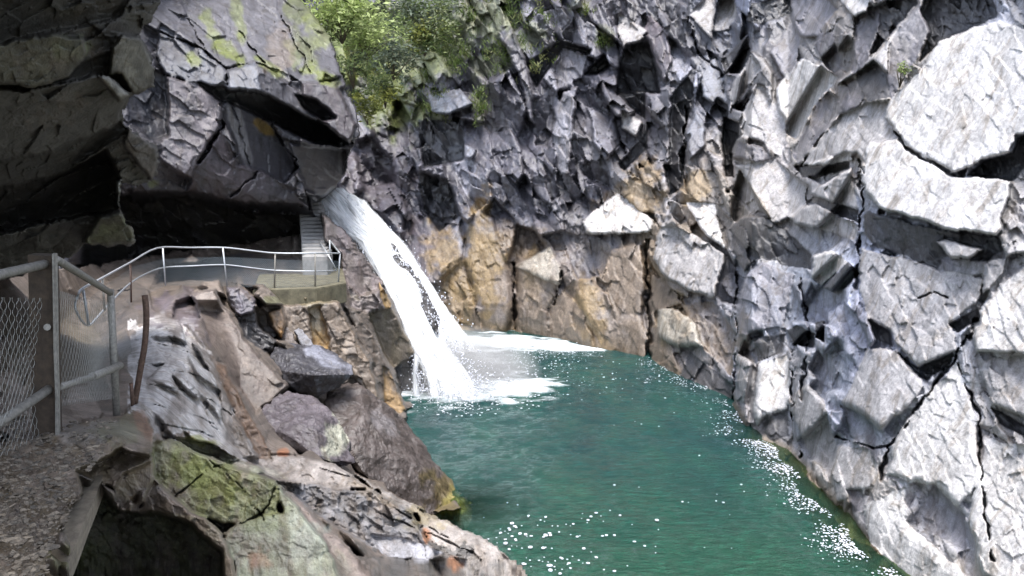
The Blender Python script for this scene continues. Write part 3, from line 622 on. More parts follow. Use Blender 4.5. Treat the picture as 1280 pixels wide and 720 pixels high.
# ================================================================== LOOSE BOULDERS (closed blocks)
def block(name, pts, tint, label, cat='boulder', mat=None, sub=5, amp=.04, faces=None, group=None, seed=1, patches=()):
    """pts: (px,py,Y) corner points -> closed convex block, subdivided, chipped and roughened"""
    bm = bmesh.new()
    for p in pts: bm.verts.new(P(*[float(a) for a in p]))
    r = bmesh.ops.convex_hull(bm, input=bm.verts)
    bmesh.ops.delete(bm, geom=[v for v in bm.verts if not v.link_faces], context='VERTS')
    bmesh.ops.triangulate(bm, faces=bm.faces[:])
    bm.verts.index_update(); vs = [v.co.copy() for v in bm.verts]; fs = [[v.index for v in f.verts] for f in bm.faces]; bm.free()
    size = max((v-w).length for v in vs for w in vs)
    for k in range(sub):
        mid = {}; nf = []
        for f in fs:
            sp = []
            for i in range(3):
                p, q = f[i], f[(i+1) % 3]; key = (min(p, q), max(p, q))
                if key not in mid:
                    mid[key] = len(vs) if (vs[p]-vs[q]).length > size*.012 else None
                    if mid[key] is not None: vs.append((vs[p]+vs[q])*.5)
                sp.append(mid[key])
            c = [i for i in range(3) if sp[i] is not None]
            if len(c) == 3: nf += [[f[0], sp[0], sp[2]], [sp[0], f[1], sp[1]], [sp[2], sp[1], f[2]], [sp[0], sp[1], sp[2]]]
            elif len(c) == 0: nf.append(f)
            elif len(c) == 1:
                i = c[0]; nf += [[f[i], sp[i], f[(i+2) % 3]], [sp[i], f[(i+1) % 3], f[(i+2) % 3]]]
            else:
                i = [j for j in range(3) if sp[j] is None][0]; u0, u1, u2 = f[i], f[(i+1) % 3], f[(i+2) % 3]; s1, s2 = sp[(i+1) % 3], sp[(i+2) % 3]
                nf += [[s1, u2, s2], [u0, u1, s1], [u0, s1, s2]]
        fs = nf
    bm = bmesh.new(); bv = [bm.verts.new(v) for v in vs]
    for f in fs: bm.faces.new([bv[i] for i in f])
    bmesh.ops.smooth_vert(bm, verts=bm.verts[:], factor=.5, use_axis_x=True, use_axis_y=True, use_axis_z=True)
    bm.normal_update()
    me = bpy.data.meshes.new(name)
    n = len(bm.verts)
    co = np.array([v.co[:] for v in bm.verts]); no = np.array([v.normal[:] for v in bm.verts])
    u = co[:, 0]*.8+co[:, 1]*.6; v = co[:, 2]+.4*co[:, 0]
    s = size*.16
    cx, cy, e, rr = vor(u, v, s, 1.6, .6, seed*7+500)
    d = (rr[2]*.5+(rr[0]*(u-cx)+rr[1]*(v-cy))/s*.8)+(fbm(u/s*2.5, v/s*2.5, seed+9, 4)-.5)*1.4
    d2 = np.array([.5*mnoise.fractal(Vector(q)/s*1.6, .9, 2.1, 6) for q in co])
    d = d*.6+np.array([mnoise.noise(Vector(q)/s*.7) for q in co])*.8
    co = co+no*(np.clip(d, -1, 1)*amp*size*.28+d2*size*.035)[:, None]
    for k, w in enumerate(bm.verts): w.co = co[k]
    c0 = Vector(co.mean(0)); c0.z = co[:, 2].min()
    for w in bm.verts: w.co -= c0
    bm.to_mesh(me); bm.free()
    t = np.ones((n, 3))*np.array(TINT[tint] if isinstance(tint, str) else tint)*(1+.2*rr[3])[:, None]
    if patches:
        qx, qy = pix(co); t = blobs(qx, qy, t, patches, seed+300)
    a = me.attributes.new('tint', 'FLOAT_COLOR', 'POINT'); c = np.ones((n, 4), dtype=np.float32); c[:, :3] = t; a.data.foreach_set('color', c.ravel())
    o = link(name, me, mat or M_BANK); o.location = c0
    return tag(o, label, cat, group)

block('boulder', [(413, 487, 22.5), (449, 480, 22.6), (458, 518, 21.0), (489, 509, 23.2), (489, 562, 20.6), (516, 549, 22.6), (551, 589, 22.6), (592, 640, 22.2), (575, 672, 21.0), (500, 655, 20.4), (498, 620, 20.6), (453, 589, 19.8), (431, 553, 20.2), (409, 504, 21.4), (430, 480, 26), (500, 540, 26), (560, 640, 25), (440, 600, 22)],
      (.062, .05, .046), 'biggest dark leaning boulder whose mossy yellow toe dips into the green pool', sub=7, seed=1, amp=.03,
      patches=[(556, 614, 26, 30, -40, (.10, .075, .025), .7), (572, 624, 26, 14, -40, (.20, .17, .05), .8), (480, 530, 20, 10, 50, (.2, .19, .2), .4)])
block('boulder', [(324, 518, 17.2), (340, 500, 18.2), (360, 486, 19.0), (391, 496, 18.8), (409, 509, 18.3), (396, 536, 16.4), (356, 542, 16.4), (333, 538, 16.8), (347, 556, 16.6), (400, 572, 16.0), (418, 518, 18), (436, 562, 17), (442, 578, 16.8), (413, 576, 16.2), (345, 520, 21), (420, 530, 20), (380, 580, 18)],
      (.085, .072, .08), 'purple grey boulder with a pale right flank wedged at the foot of the brown slab', sub=6, seed=2, amp=.03,
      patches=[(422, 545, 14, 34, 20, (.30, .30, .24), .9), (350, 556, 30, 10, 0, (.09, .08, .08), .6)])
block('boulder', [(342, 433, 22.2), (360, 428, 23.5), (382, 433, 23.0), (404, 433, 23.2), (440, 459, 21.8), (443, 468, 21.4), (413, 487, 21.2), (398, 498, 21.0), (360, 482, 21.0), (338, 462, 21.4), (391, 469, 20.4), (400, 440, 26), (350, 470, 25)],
      (.05, .048, .055), 'dark block with a wet top painted with blue grey sheen perched over the leaning boulder', sub=6, seed=3, amp=.03,
      patches=[(410, 450, 34, 12, 30, (.17, .175, .21), .8)])  # pale bluish patch paints the sky sheen of the wet top
block('rock_shard', [(350, 412, 25.2), (360, 408, 25.4), (372, 430, 24.4), (380, 452, 23.8), (366, 446, 24), (350, 436, 24.6), (356, 420, 27), (374, 446, 26)], (.14, .12, .11), 'pointed brown rock shard standing left of the wet topped block', 'rock', sub=5, seed=4)
block('rock_shard', [(327, 396, 25.8), (338, 393, 26), (346, 404, 25.6), (343, 424, 25), (330, 412, 25.2), (335, 405, 27.5)], (.24, .23, .24), 'small pale rock chip under the terrace beside the orange stain', 'rock', sub=4, seed=5)
block('rock_shard', [(366, 412, 25), (374, 408, 25.2), (392, 428, 24.2), (396, 440, 23.8), (384, 438, 24), (372, 428, 26.4)], (.22, .22, .24), 'grey rock wedge lying above the wet topped block', 'rock', sub=4, seed=6)
# dark ridge that parts the fall
block('rock_rib', [(462, 276, 37.4), (470, 282, 37.2), (490, 303, 36.2), (515, 338, 35), (540, 375, 34), (549, 398, 33.4), (547, 418, 32.9), (538, 402, 33), (520, 368, 33.9), (495, 328, 35), (476, 298, 36.4), (500, 318, 38), (545, 400, 36)], (.035, .033, .035), 'thin dark rock rib parting the white water of the fall', 'rock', sub=6, seed=8, amp=.015)

# ================================================================== WATER
gx = np.arange(-9, 16.5, .075); gy = np.arange(9, 50, .075)
X, Yg = np.meshgrid(gx, gy)
qx, qy = pix(np.stack([X.ravel(), Yg.ravel(), np.zeros(X.size)], -1)); qx = qx.reshape(X.shape); qy = qy.reshape(X.shape)
def segdist(px, py, pts):
    d = np.full(px.shape, 1e9)
    for k in range(len(pts)-1):
        (x1, y1), (x2, y2) = pts[k], pts[k+1]
        t = np.clip(((px-x1)*(x2-x1)+(py-y1)*(y2-y1))/((x2-x1)**2+(y2-y1)**2), 0, 1)
        d = np.minimum(d, np.hypot(px-x1-t*(x2-x1), py-y1-t*(y2-y1)))
    return d
WL = [tuple(toW(float(a), float(b))[:2]) for a, b in wl]
dR = segdist(X, Yg, WL)
# churned foam: capsules in plan
def cap(a, b, ra, rb):
    a = toW(*a); b = toW(*b); x1, y1 = a[0], a[1]; x2, y2 = b[0], b[1]
    t = np.clip(((X-x1)*(x2-x1)+(Yg-y1)*(y2-y1))/((x2-x1)**2+(y2-y1)**2), 0, 1)
    d = np.hypot(X-x1-t*(x2-x1), Yg-y1-t*(y2-y1))
    return 1-d/(ra+(rb-ra)*t)
foam = np.maximum.reduce([cap((540., 478.), (600., 482.), 3.3, 2.9), cap((590., 484.), (670., 480.), 2.9, 1.1), cap((560., 430.), (640., 428.), 3.0, 2.4), cap((630., 426.), (745., 437.), 2.3, .5), cap((550., 470.), (560., 430.), 2.4, 2.6)])
foam = foam+(fbm(X*.9, Yg*1.6, 21, 5)-.5)*1.5*(foam < .75)
foam = np.clip(foam, -1, 1)
shore = np.clip(1-dR/1.2, 0, 1)*np.clip((Yg-14)/4, 0, 1)
toe = toW(560., 632.); dT = np.hypot(X-toe[0]-.3, (Yg-toe[1]))
shallow = np.maximum(np.clip(1-dR/1.1, 0, 1)*np.clip((30-Yg)/5, 0, 1), np.clip(1-dT/2.0, 0, 1)*1.2)
zz = (fbm(X*1.1, Yg*.8, 3, 4)-.5)*.10+np.clip(foam, 0, 1)*(fbm(X*2.2, Yg*2.2, 9, 5)-.2)*.5*np.clip((36-Yg)/3, .1, 1)
Vw = np.stack([X, Yg, zz], -1).reshape(-1, 3)
nr, nc = X.shape; idx = np.arange(nr*nc).reshape(nr, nc)
Qw = np.stack([idx[:-1, :-1], idx[:-1, 1:], idx[1:, 1:], idx[1:, :-1]], -1).reshape(-1, 4)
me = npmesh('pool_water', Vw, Qw, None, True, {'foam': foam.ravel(), 'shallow': shallow.ravel(), 'side': shore.ravel()})
m, nt, b, out = newmat('green_water')
co = objco(nt)
def attr(n): return N(nt, 'ShaderNodeAttribute', attribute_name=n).outputs['Fac']
def math_(op, a, b_=None, clamp=False):
    n = N(nt, 'ShaderNodeMath', operation=op, use_clamp=clamp)
    for i, v in enumerate((a, b_)):
        if v is None: continue
        if isinstance(v, (int, float)): n.inputs[i].default_value = v
        else: nt.links.new(v, n.inputs[i])
    return n.outputs[0]
nw = noise(nt, mapping(nt, co, (.6, .25, 1)), 1.0, 4, .6)
cw = ramp(nt, nw, [(.3, (.003, .033, .036)), (.5, (.005, .047, .043)), (.72, (.010, .064, .047))])
sx = N(nt, 'ShaderNodeSeparateXYZ'); nt.links.new(co, sx.inputs[0])
near = math_('MULTIPLY', math_('SUBTRACT', 26., sx.outputs[1]), .09, True)
cw = mixc(nt, cw, (.011, .060, .028, 1), math_('MULTIPLY', near, .8))
nf = noise(nt, mapping(nt, co, (1.2, 1.2, 1)), 2.2, 6, .7, .3)
nf2 = noise(nt, mapping(nt, co, (.7, 2.2, 1)), 1.3, 7, .75, .6)
ff = math_('MULTIPLY', math_('ADD', math_('MULTIPLY', attr('foam'), 1.5), math_('SUBTRACT', math_('ADD', math_('MULTIPLY', nf, .4), math_('MULTIPLY', nf2, 1.0)), .80)), 1.35, True)
# short broken foam streaks further out
ns = noise(nt, mapping(nt, co, (1.0, 3.2, 1)), 3.5, 5, .75, .5)
fall = math_('MULTIPLY', math_('ADD', attr('foam'), 1.0), .35, True)
st = math_('MULTIPLY', math_('SUBTRACT', math_('ADD', ns, math_('MULTIPLY', fall, .30)), .755), 9., True)
far = math_('MULTIPLY', math_('SUBTRACT', sx.outputs[1], 24.), .14, True)
st = math_('MULTIPLY', st, far)
fo = math_('MAXIMUM', ff, math_('MULTIPLY', st, .55))
cw = mixc(nt, cw, ramp(nt, noise(nt, mapping(nt, co, (1.2, 2.6, 1)), 2.0, 6, .7, .5), [(.35, .6), (.55, 1.), (.7, 1.9)]), .8, 'MULTIPLY')
col = mixc(nt, cw, (.74, .80, .83, 1), fo)
nt.links.new(col, b.inputs['Base Color'])
nt.links.new(mixc(nt, (.05, .05, .05, 1), (.7, .7, .7, 1), fo), b.inputs['Roughness'])
b.inputs['IOR'].default_value = 1.33
wv = noise(nt, mapping(nt, co, (.8, 2.0, 1)), 3.0, 5, .6, .3); wv2 = noise(nt, mapping(nt, co, (1, 1.6, 1)), 12, 3, .6)
bump(nt, b, mixc(nt, wv, wv2, .3), 1.0, .22)
tr = N(nt, 'ShaderNodeBsdfTransparent'); tr.inputs[0].default_value = (.75, .85, .55, 1)
mx = N(nt, 'ShaderNodeMixShader')
sh = math_('MULTIPLY', attr('shallow'), .75, True)
nt.links.new(sh, mx.inputs[0]); nt.links.new(b.outputs[0], mx.inputs[1]); nt.links.new(tr.outputs[0], mx.inputs[2]); nt.links.new(mx.outputs[0], out.inputs[0])
pw = link('pool_water', me, m); tag(pw, kind='structure')
bed = npmesh('pool_bed', np.array([(-60, -20, -3.2), (60, -20, -3.2), (60, 90, -3.2), (-60, 90, -3.2)], float), np.array([(0, 1, 2, 3)]), np.ones((4, 3))*np.array((.10, .09, .05)))
tag(link('pool_bed', bed, M_BANK), kind='structure')

# white water material
def whitemat(name, streak):
    m, nt, b, out = newmat(name)
    at = N(nt, 'ShaderNodeAttribute', attribute_name='flow').outputs['Vector']
    ed = N(nt, 'ShaderNodeAttribute', attribute_name='edge').outputs['Fac']
    n = noise(nt, mapping(nt, at, streak), 1.0, 5, .7, .2)
    n_ = noise(nt, mapping(nt, at, (9., .45, 1)), 1.0, 4, .7, .1)
    c = ramp(nt, n_, [(.27, (.55, .62, .68)), (.42, (.82, .85, .88)), (.6, (.92, .93, .94))])
    nt.links.new(c, b.inputs['Base Color']); b.inputs['Roughness'].default_value = .5
    bump(nt, b, n_, .8, .25)
    mt = N(nt, 'ShaderNodeMath', operation='SUBTRACT'); mt.inputs[1].default_value = .52
    ad = N(nt, 'ShaderNodeMath', operation='ADD'); nt.links.new(n, ad.inputs[0]); nt.links.new(ed, ad.inputs[1]); nt.links.new(ad.outputs[0], mt.inputs[0])
    ml = N(nt, 'ShaderNodeMath', operation='MULTIPLY', use_clamp=True); ml.inputs[1].default_value = 3.; nt.links.new(mt.outputs[0], ml.inputs[0])
    nt.links.new(ml.outputs[0], b.inputs['Alpha'])
    return m
def sheet(name, left, right, nt_=160, nw=60, amp=.25, seed=1, bulge=.3, mat=None, ends=True, edge=1.6):
    """water sheet between two 3D polylines of corner points (px,py,Y)"""
    def rs(pl):
        pts = np.array([P(*[float(a) for a in p]) for p in pl]); s = np.r_[0, np.cumsum(np.linalg.norm(np.diff(pts, axis=0), axis=1))]
        t = np.linspace(0, s[-1], nt_); return np.stack([np.interp(t, s, pts[:, k]) for k in range(3)], -1), s[-1]
    L, sl = rs(left); Rr, sr = rs(right)
    w = np.linspace(0, 1, nw)[None, :, None]
    G = L[:, None]*(1-w)+Rr[:, None]*w
    ww = np.broadcast_to(w[..., 0], (nt_, nw)); tt = np.broadcast_to(np.linspace(0, 1, nt_)[:, None], (nt_, nw))
    wid = np.linalg.norm(Rr-L, axis=1)[:, None]
    lu = ww*wid; lv = tt*sl
    d = (fbm(lu*2.2+seed*5, lv*.55, seed, 4)-.5)*2*amp+(fbm(lu*7, lv*1.6, seed+5, 3)-.5)*amp*.7+bulge*np.sin(np.pi*ww)
    G = G+np.array((.25, -.85, .45))*d[..., None]
    V = G.reshape(-1, 3); idx = np.arange(nt_*nw).reshape(nt_, nw)
    Q = np.stack([idx[:-1, :-1], idx[1:, :-1], idx[1:, 1:], idx[:-1, 1:]], -1).reshape(-1, 4)
    # back face gives the water body thickness
    Vb = (G+np.array((0, .35, -.1))).reshape(-1, 3); V2 = np.vstack([V, Vb]); Q2 = np.vstack([Q, Q[:, ::-1]+len(V)])
    e = np.minimum(np.minimum(ww, 1-ww)*wid*edge-.03, .42)
    if ends: e = np.minimum(e, np.minimum(tt*20, .34))
    fl = np.stack([lu, lv, np.zeros_like(lu)], -1).reshape(-1, 3)
    me = npmesh(name, V2, Q2, None, True, {'edge': np.r_[e.ravel(), e.ravel()]})
    a = me.attributes.new('flow', 'FLOAT_VECTOR', 'POINT'); a.data.foreach_set('vector', np.vstack([fl, fl+3]).astype(np.float32).ravel())
    return me
M_WW = whitemat('white_water', (5.0, .28, 1)); M_VEIL = whitemat('thin_water', (6., .35, 1))
wf = empty('waterfall', toW(545., 490.), 'white waterfall sliding down the rock chute into the green pool', 'waterfall')
inv = Matrix.Translation(-Vector(wf.location))
def wpart(name, me, mat):
    me.transform(inv); return link(name, me, mat, wf)
wpart('main_stream', sheet('main_stream', [(383, 250, 38.5), (398, 264, 37.6), (418, 286, 36.4), (446, 304, 35.2), (468, 344, 34), (490, 384, 33), (506, 428, 32.3), (524, 462, 31.9), (536, 506, 31.2)],
      [(425, 234, 39.5), (458, 250, 38.8), (484, 282, 37.6), (502, 316, 36), (524, 354, 34.8), (536, 388, 33.9), (550, 420, 33.2), (575, 452, 32.6), (606, 502, 31.2)], 240, 110, .28, 1, .35), M_WW)
wpart('side_stream', sheet('side_stream', [(430, 250, 40), (456, 276, 39.2), (484, 304, 38.2), (510, 340, 37), (530, 378, 36.2), (538, 410, 35.6), (545, 450, 34.8)],
      [(456, 254, 40.4), (486, 280, 39.6), (510, 308, 38.6), (532, 344, 37.4), (552, 376, 36.8), (572, 404, 36.2), (600, 440, 35.2)], 200, 60, .25, 3, .2), M_VEIL)
wpart('trickle', sheet('trickle', [(516, 440, 31.6), (514, 468, 31.5), (516, 500, 31.4)], [(524, 446, 31.6), (522, 470, 31.5), (526, 500, 31.4)], 60, 16, .05, 5, .02, edge=4.), M_VEIL)

# rock bed under the fall
bedm = sheet('chute_rock', [(376, 262, 40.4), (400, 272, 39.4), (434, 300, 37.6), (462, 345, 35.7), (486, 386, 34.6), (508, 440, 33.5), (526, 485, 32.9), (532, 530, 32.6)],
      [(430, 240, 42.0), (456, 262, 41.4), (480, 290, 40.4), (496, 322, 39), (514, 356, 37.6), (532, 390, 36.6), (544, 422, 35.8), (556, 500, 34.6)], 160, 70, .2, 12, -.3)
t_ = np.ones((len(bedm.vertices), 3))*np.array((.055, .048, .048)); a = bedm.attributes.new('tint', 'FLOAT_COLOR', 'POINT'); c = np.ones((len(t_), 4), np.float32); c[:, :3] = t_; a.data.foreach_set('color', c.ravel())
tag(link('chute_rock', bedm, M_BANK), kind='structure')
# spray, flecks
def flecks(name, pts, mat, label=None):
    base = bmesh.new(); bmesh.ops.create_icosphere(base, subdivisions=1, radius=1)
    bv = np.array([v.co[:] for v in base.verts]); bf = np.array([[v.index for v in f.verts] for f in base.faces]); base.free()
    Vs = []; Fs = []
    for k, (x, y, z, r, fl) in enumerate(pts):
        sc = np.array((r*random.uniform(.8, 1.4), r*random.uniform(.7, 1.2), r*fl)); a = random.uniform(0, 3.14)
        c, s = math.cos(a), math.sin(a); q = bv*sc; q = np.stack([q[:, 0]*c-q[:, 1]*s, q[:, 0]*s+q[:, 1]*c, q[:, 2]], -1)
        Vs.append(q+np.array((x, y, z))); Fs.append(bf+k*len(bv))
    o = link(name, npmesh(name, np.vstack(Vs), np.vstack(Fs), None, True), mat)
    tag(o, label, name.replace('_', ' '), kind='stuff'); return o
M_FOAM = simple('foam_white', (.62, .64, .70), .6, 0, 10, .05)
pts = []
rnd = random.Random(3)
for k in range(3000):          # drifting flecks along the right shore
    i = rnd.choices(range(7, 16), weights=[.5, .6, 1, 1.2, 1.6, 1.8, 1.6, 1.3, .8][:9])[0]
    a, b2 = WL[i], WL[i+1]; t = rnd.random(); x = a[0]+(b2[0]-a[0])*t; y = a[1]+(b2[1]-a[1])*t
    off = abs(rnd.gauss(0, 1))*.40+.36*(1 if y < 28 else .3)+.12*math.sin(y*2.1)
    if fbm(np.array([x*1.5-off]), np.array([y*1.5]), 5, 3)[0] < .40+.08*rnd.random(): continue
    pts.append((x-off, y+rnd.uniform(-.2, .2), .045, rnd.choice((.010, .013, .017, .022, .032)), .3))
for (cx, cy, n, sx_, sy_) in ((850, 470, 90, 50, 10), (700, 470, 40, 90, 14), (800, 500, 20, 80, 22), (690, 660, 34, 45, 16), (680, 705, 30, 60, 10), (760, 690, 18, 90, 18), (830, 640, 10, 90, 30), (930, 520, 60, 22, 14), (625, 490, 320, 38, 10), (700, 437, 220, 30, 5), (660, 452, 160, 34, 8), (570, 512, 120, 24, 5), (625, 675, 18, 14, 8)):
    for k in range(n):
        p = toW(rnd.gauss(cx, sx_), rnd.gauss(cy, sy_)); pts.append((p.x, p.y, .045, rnd.choice((.015, .02, .025, .04)), .4))
for (a, b2, rr) in ((640, 656, .07), (645, 661, .05), (650, 669, .07), (657, 670, .07), (664, 672, .05), (682, 671, .08), (688, 671, .06), (632, 681, .08), (663, 686, .08), (679, 687, .07), (775, 646, .06), (735, 652, .06), (821, 652, .07), (758, 671, .05), (753, 672, .05), (768, 671, .05), (793, 679, .05), (735, 706, .06), (687, 709, .08), (688, 715, .08), (655, 707, .07), (768, 716, .06), (853, 629, .05), (874, 571, .05), (600+168, 608, .05)):
    p = toW(float(a), float(b2)); pts.append((p.x, p.y, .04, rr*.75, .45))
flecks('foam_flecks', pts, M_FOAM, 'white foam flecks drifting on the green pool along the right rock wall')
pts = []
for k in range(2600):      # drops thrown off both edges of the stream
    t = rnd.random(); lx = np.interp(t, [0, .3, .6, 1], [385, 448, 492, 532]); rx = np.interp(t, [0, .3, .6, 1], [440, 500, 548, 600]); yy = np.interp(t, [0, .3, .6, 1], [255, 308, 388, 490]); YY = np.interp(t, [0, .3, .6, 1], [38.5, 35.5, 33.2, 31.2])
    e_ = rnd.choice((0, 1, 1)); xx = (lx-abs(rnd.gauss(0, 2.5))) if e_ == 0 else rx-10+rnd.gauss(0, 7+10*t)
    c = P(xx, yy+rnd.gauss(0, 6), YY+rnd.uniform(-.5, .8)); pts.append((c.x, c.y, c.z, rnd.uniform(.008, .03), 1.6))
for k in range(2600):
    a = rnd.random()
    if a < .75: c = P(rnd.gauss(570, 26), rnd.gauss(476, 18), rnd.uniform(30.6, 33)); zz_ = abs(rnd.gauss(0, .45))
    else: c = P(rnd.gauss(600, 40), rnd.gauss(418, 10), rnd.uniform(33, 38)); zz_ = abs(rnd.gauss(0, .35))
    pts.append((c.x, c.y, max(.03, min(zz_, 2.0)), rnd.uniform(.01, .035), 1.))
flecks('spray_droplets', pts, M_FOAM, 'white spray droplets leaping where the fall meets the pool')

mm = bpy.data.materials.new('mist'); mm.use_nodes = True; nt = mm.node_tree; nt.nodes.clear()
out = nt.nodes.new('ShaderNodeOutputMaterial'); pv = nt.nodes.new('ShaderNodeVolumePrincipled'); nt.links.new(pv.outputs[0], out.inputs['Volume'])
pv.inputs['Color'].default_value = (.97, .98, 1, 1)
g = N(nt, 'ShaderNodeTexGradient', gradient_type='SPHERICAL'); nt.links.new(objco(nt), g.inputs[0])
q = N(nt, 'ShaderNodeMath', operation='MULTIPLY'); q.inputs[1].default_value = 1.3; nt.links.new(g.outputs['Fac'], q.inputs[0]); nt.links.new(q.outputs[0], pv.inputs['Density'])
bm = bmesh.new(); bmesh.ops.create_icosphere(bm, subdivisions=3, radius=1); me = bpy.data.meshes.new('mist'); bm.to_mesh(me); bm.free()
mo = link('mist', me, mm); mo.location = toW(572., 478.)+Vector((0, .4, .2)); mo.scale = (3.4, 3.4, 2.0); tag(mo, 'thin white spray mist over the foot of the fall', 'mist', kind='stuff')
# ================================================================== TUBES, RAILINGS, NETTING
def tube_bm(bm, pts, r, seg=8, capends=True):
    pts = [Vector(p) for p in pts]; rings = []
    for k, p in enumerate(pts):
        if k == 0: t = pts[1]-p
        elif k == len(pts)-1: t = p-pts[k-1]
        else: t = (pts[k+1]-p).normalized()+(p-pts[k-1]).normalized()
        t.normalize(); up = Vector((0, 0, 1)) if abs(t.z) < .9 else Vector((1, 0, 0))
        a = t.cross(up).normalized(); b_ = t.cross(a)
        rr = r[k] if hasattr(r, '__len__') else r
        rings.append([bm.verts.new(p+(a*math.cos(q)+b_*math.sin(q))*rr) for q in [2*math.pi*i/seg for i in range(seg)]])
    for A_, B_ in zip(rings, rings[1:]):
        for i in range(seg):
            f = bm.faces.new((A_[i], A_[(i+1) % seg], B_[(i+1) % seg], B_[i])); f.smooth = True
    if capends and seg > 2:
        bm.faces.new(rings[0][::-1]); bm.faces.new(rings[-1])
def smoothpts(pts, n=6):
    pts = [Vector(p) for p in pts]; o = []
    for i in range(len(pts)-1):
        p0 = pts[max(i-1, 0)]; p1 = pts[i]; p2 = pts[i+1]; p3 = pts[min(i+2, len(pts)-1)]
        for k in range(n):
            t = k/n; o.append(.5*((2*p1)+(p2-p0)*t+(2*p0-5*p1+4*p2-p3)*t*t+(3*p1-p0-3*p2+p3)*t**3))
    return o+[pts[-1]]
def bmobj(name, bm, mat, parent=None, label=None, cat=None, group=None):
    me = bpy.data.meshes.new(name)
    if parent is not None: bmesh.ops.translate(bm, verts=bm.verts, vec=-Vector(parent.location))
    bmesh.ops.recalc_face_normals(bm, faces=bm.faces)
    bm.to_mesh(me); bm.free(); o = link(name, me, mat, parent)
    return tag(o, label, cat, group)
def tube(name, pts, r, mat, parent, seg=8, **k):
    bm = bmesh.new(); tube_bm(bm, pts, r, seg); return bmobj(name, bm, mat, parent, **k)
def netting(name, quad, cell, r, mat, parent):
    """hexagonal wire netting stretched over a quad (4 corners: bl, br, tr, tl)"""
    bl, br, tr_, tl = [Vector(q) for q in quad]; W = (br-bl).length; H = (tl-bl).length
    nu = int(W/cell); nv = int(H/(cell*.5)); bm = bmesh.new()
    nrm = (br-bl).cross(tl-bl).normalized()
    def at(u, v): return bl.lerp(br, u).lerp(tl.lerp(tr_, u), v)+nrm*(.03*math.sin(u*5)*math.sin(v*4))
    for i in range(nu+1):
        pts = []
        for j in range(nv+1):
            s = .25 if (j//1) % 4 in (0, 1) else -.25
            if i % 2: s = -s
            pts.append(at(min(max((i+s*1.0)/nu, 0), 1), j/nv))
        tube_bm(bm, pts, r, 3, False)
    return bmobj(name, bm, mat, parent)
def meshmat():
    m, nt, b, out = newmat('fine_netting')
    uv = N(nt, 'ShaderNodeAttribute', attribute_name='flow').outputs['Vector']
    b.inputs['Base Color'].default_value = (.20, .24, .26, 1); b.inputs['Roughness'].default_value = .6
    sp = N(nt, 'ShaderNodeSeparateXYZ'); nt.links.new(mapping(nt, uv, (1, 1, 1), (0, 0, .785)), sp.inputs[0])
    mm = []
    for k in (0, 1):
        a = N(nt, 'ShaderNodeMath', operation='MULTIPLY'); a.inputs[1].default_value = 22.; nt.links.new(sp.outputs[k], a.inputs[0])
        f = N(nt, 'ShaderNodeMath', operation='FRACT'); nt.links.new(a.outputs[0], f.inputs[0])
        g = N(nt, 'ShaderNodeMath', operation='LESS_THAN'); g.inputs[1].default_value = .12; nt.links.new(f.outputs[0], g.inputs[0]); mm.append(g.outputs[0])
    x = N(nt, 'ShaderNodeMath', operation='MAXIMUM'); nt.links.new(mm[0], x.inputs[0]); nt.links.new(mm[1], x.inputs[1])
    nt.links.new(x.outputs[0], b.inputs['Alpha']); return m
M_FNET = meshmat()
def finenet(name, top, bot, parent):
    n = len(top); V = []; fl = []; s = 0
    for k in range(n):
        t = Vector(top[k]); b_ = Vector(bot[k])
        if k: s += (t-Vector(top[k-1])).length
        V += [t-Vector(parent.location), b_-Vector(parent.location)]; fl += [(s, (t-b_).length, 0), (s, 0, 0)]
    Q = np.array([(2*k, 2*k+1, 2*k+3, 2*k+2) for k in range(n-1)])
    me = npmesh(name, np.array([v[:] for v in V]), Q)
    a = me.attributes.new('flow', 'FLOAT_VECTOR', 'POINT'); a.data.foreach_set('vector', np.array(fl, dtype=np.float32).ravel())
    return link(name, me, M_FNET, parent)

# terrace railing: distances along it
def RY(x): return float(np.interp(x, [95, 103, 130, 163, 205, 280, 344, 394, 425], [15.5, 15.8, 18, 21.5, 25, 26.0, 26.7, 27.0, 28.0]))
rl = empty('railing', P(280, 356, RY(280)), 'galvanised tube railing with netting curving round the terrace below the left cliff', 'railing')
top = [(97, 371), (103, 361), (125, 349), (163, 328), (197, 310), (238, 309.5), (280, 309.5), (312, 313), (346, 316.5), (394, 316.5), (425, 316.5)]
low = [(97, 371), (94, 380), (97, 393), (110, 407), (124, 394), (140, 376), (163, 354), (183, 342), (205, 334.5), (240, 332.5), (280, 331), (312, 334.5), (344, 338), (394, 339), (420, 338)]
tube('top_rail', smoothpts([P(a, b2, RY(a)) for a, b2 in top], 4), .024, M_GALV, rl)
tube('lower_rail', smoothpts([P(a, b2, RY(a)) for a, b2 in low], 4), .021, M_GALV, rl)
for (a, b2, c, d, mt_) in ((104, 362, 111, 406, M_GALV), (128, 348, 131, 388, M_OLDST), (163, 330, 164, 379, M_RUST), (203.5, 310, 207, 357, M_GALV), (278.5, 309.5, 284, 358, M_GALV), (344, 316.5, 343, 360, M_OLDST), (394, 316.5, 394, 361, M_OLDST), (425, 316.5, 423, 353, M_GALV)):
    tube('post', [P(a, b2, RY(a)), P(c, d, RY(a))], .026, mt_, rl)
finenet('netting', [P(a, b2, RY(a)+.03) for a, b2 in ((112, 372), (135, 354), (166, 333), (203, 324), (240, 322), (280, 321), (344, 324), (394, 326), (423, 326))],
        [P(a, b2, RY(a)+.03) for a, b2 in ((114, 408), (137, 400), (166, 377), (206, 357), (240, 357), (284, 358), (344, 360), (394, 361), (423, 353))], rl)
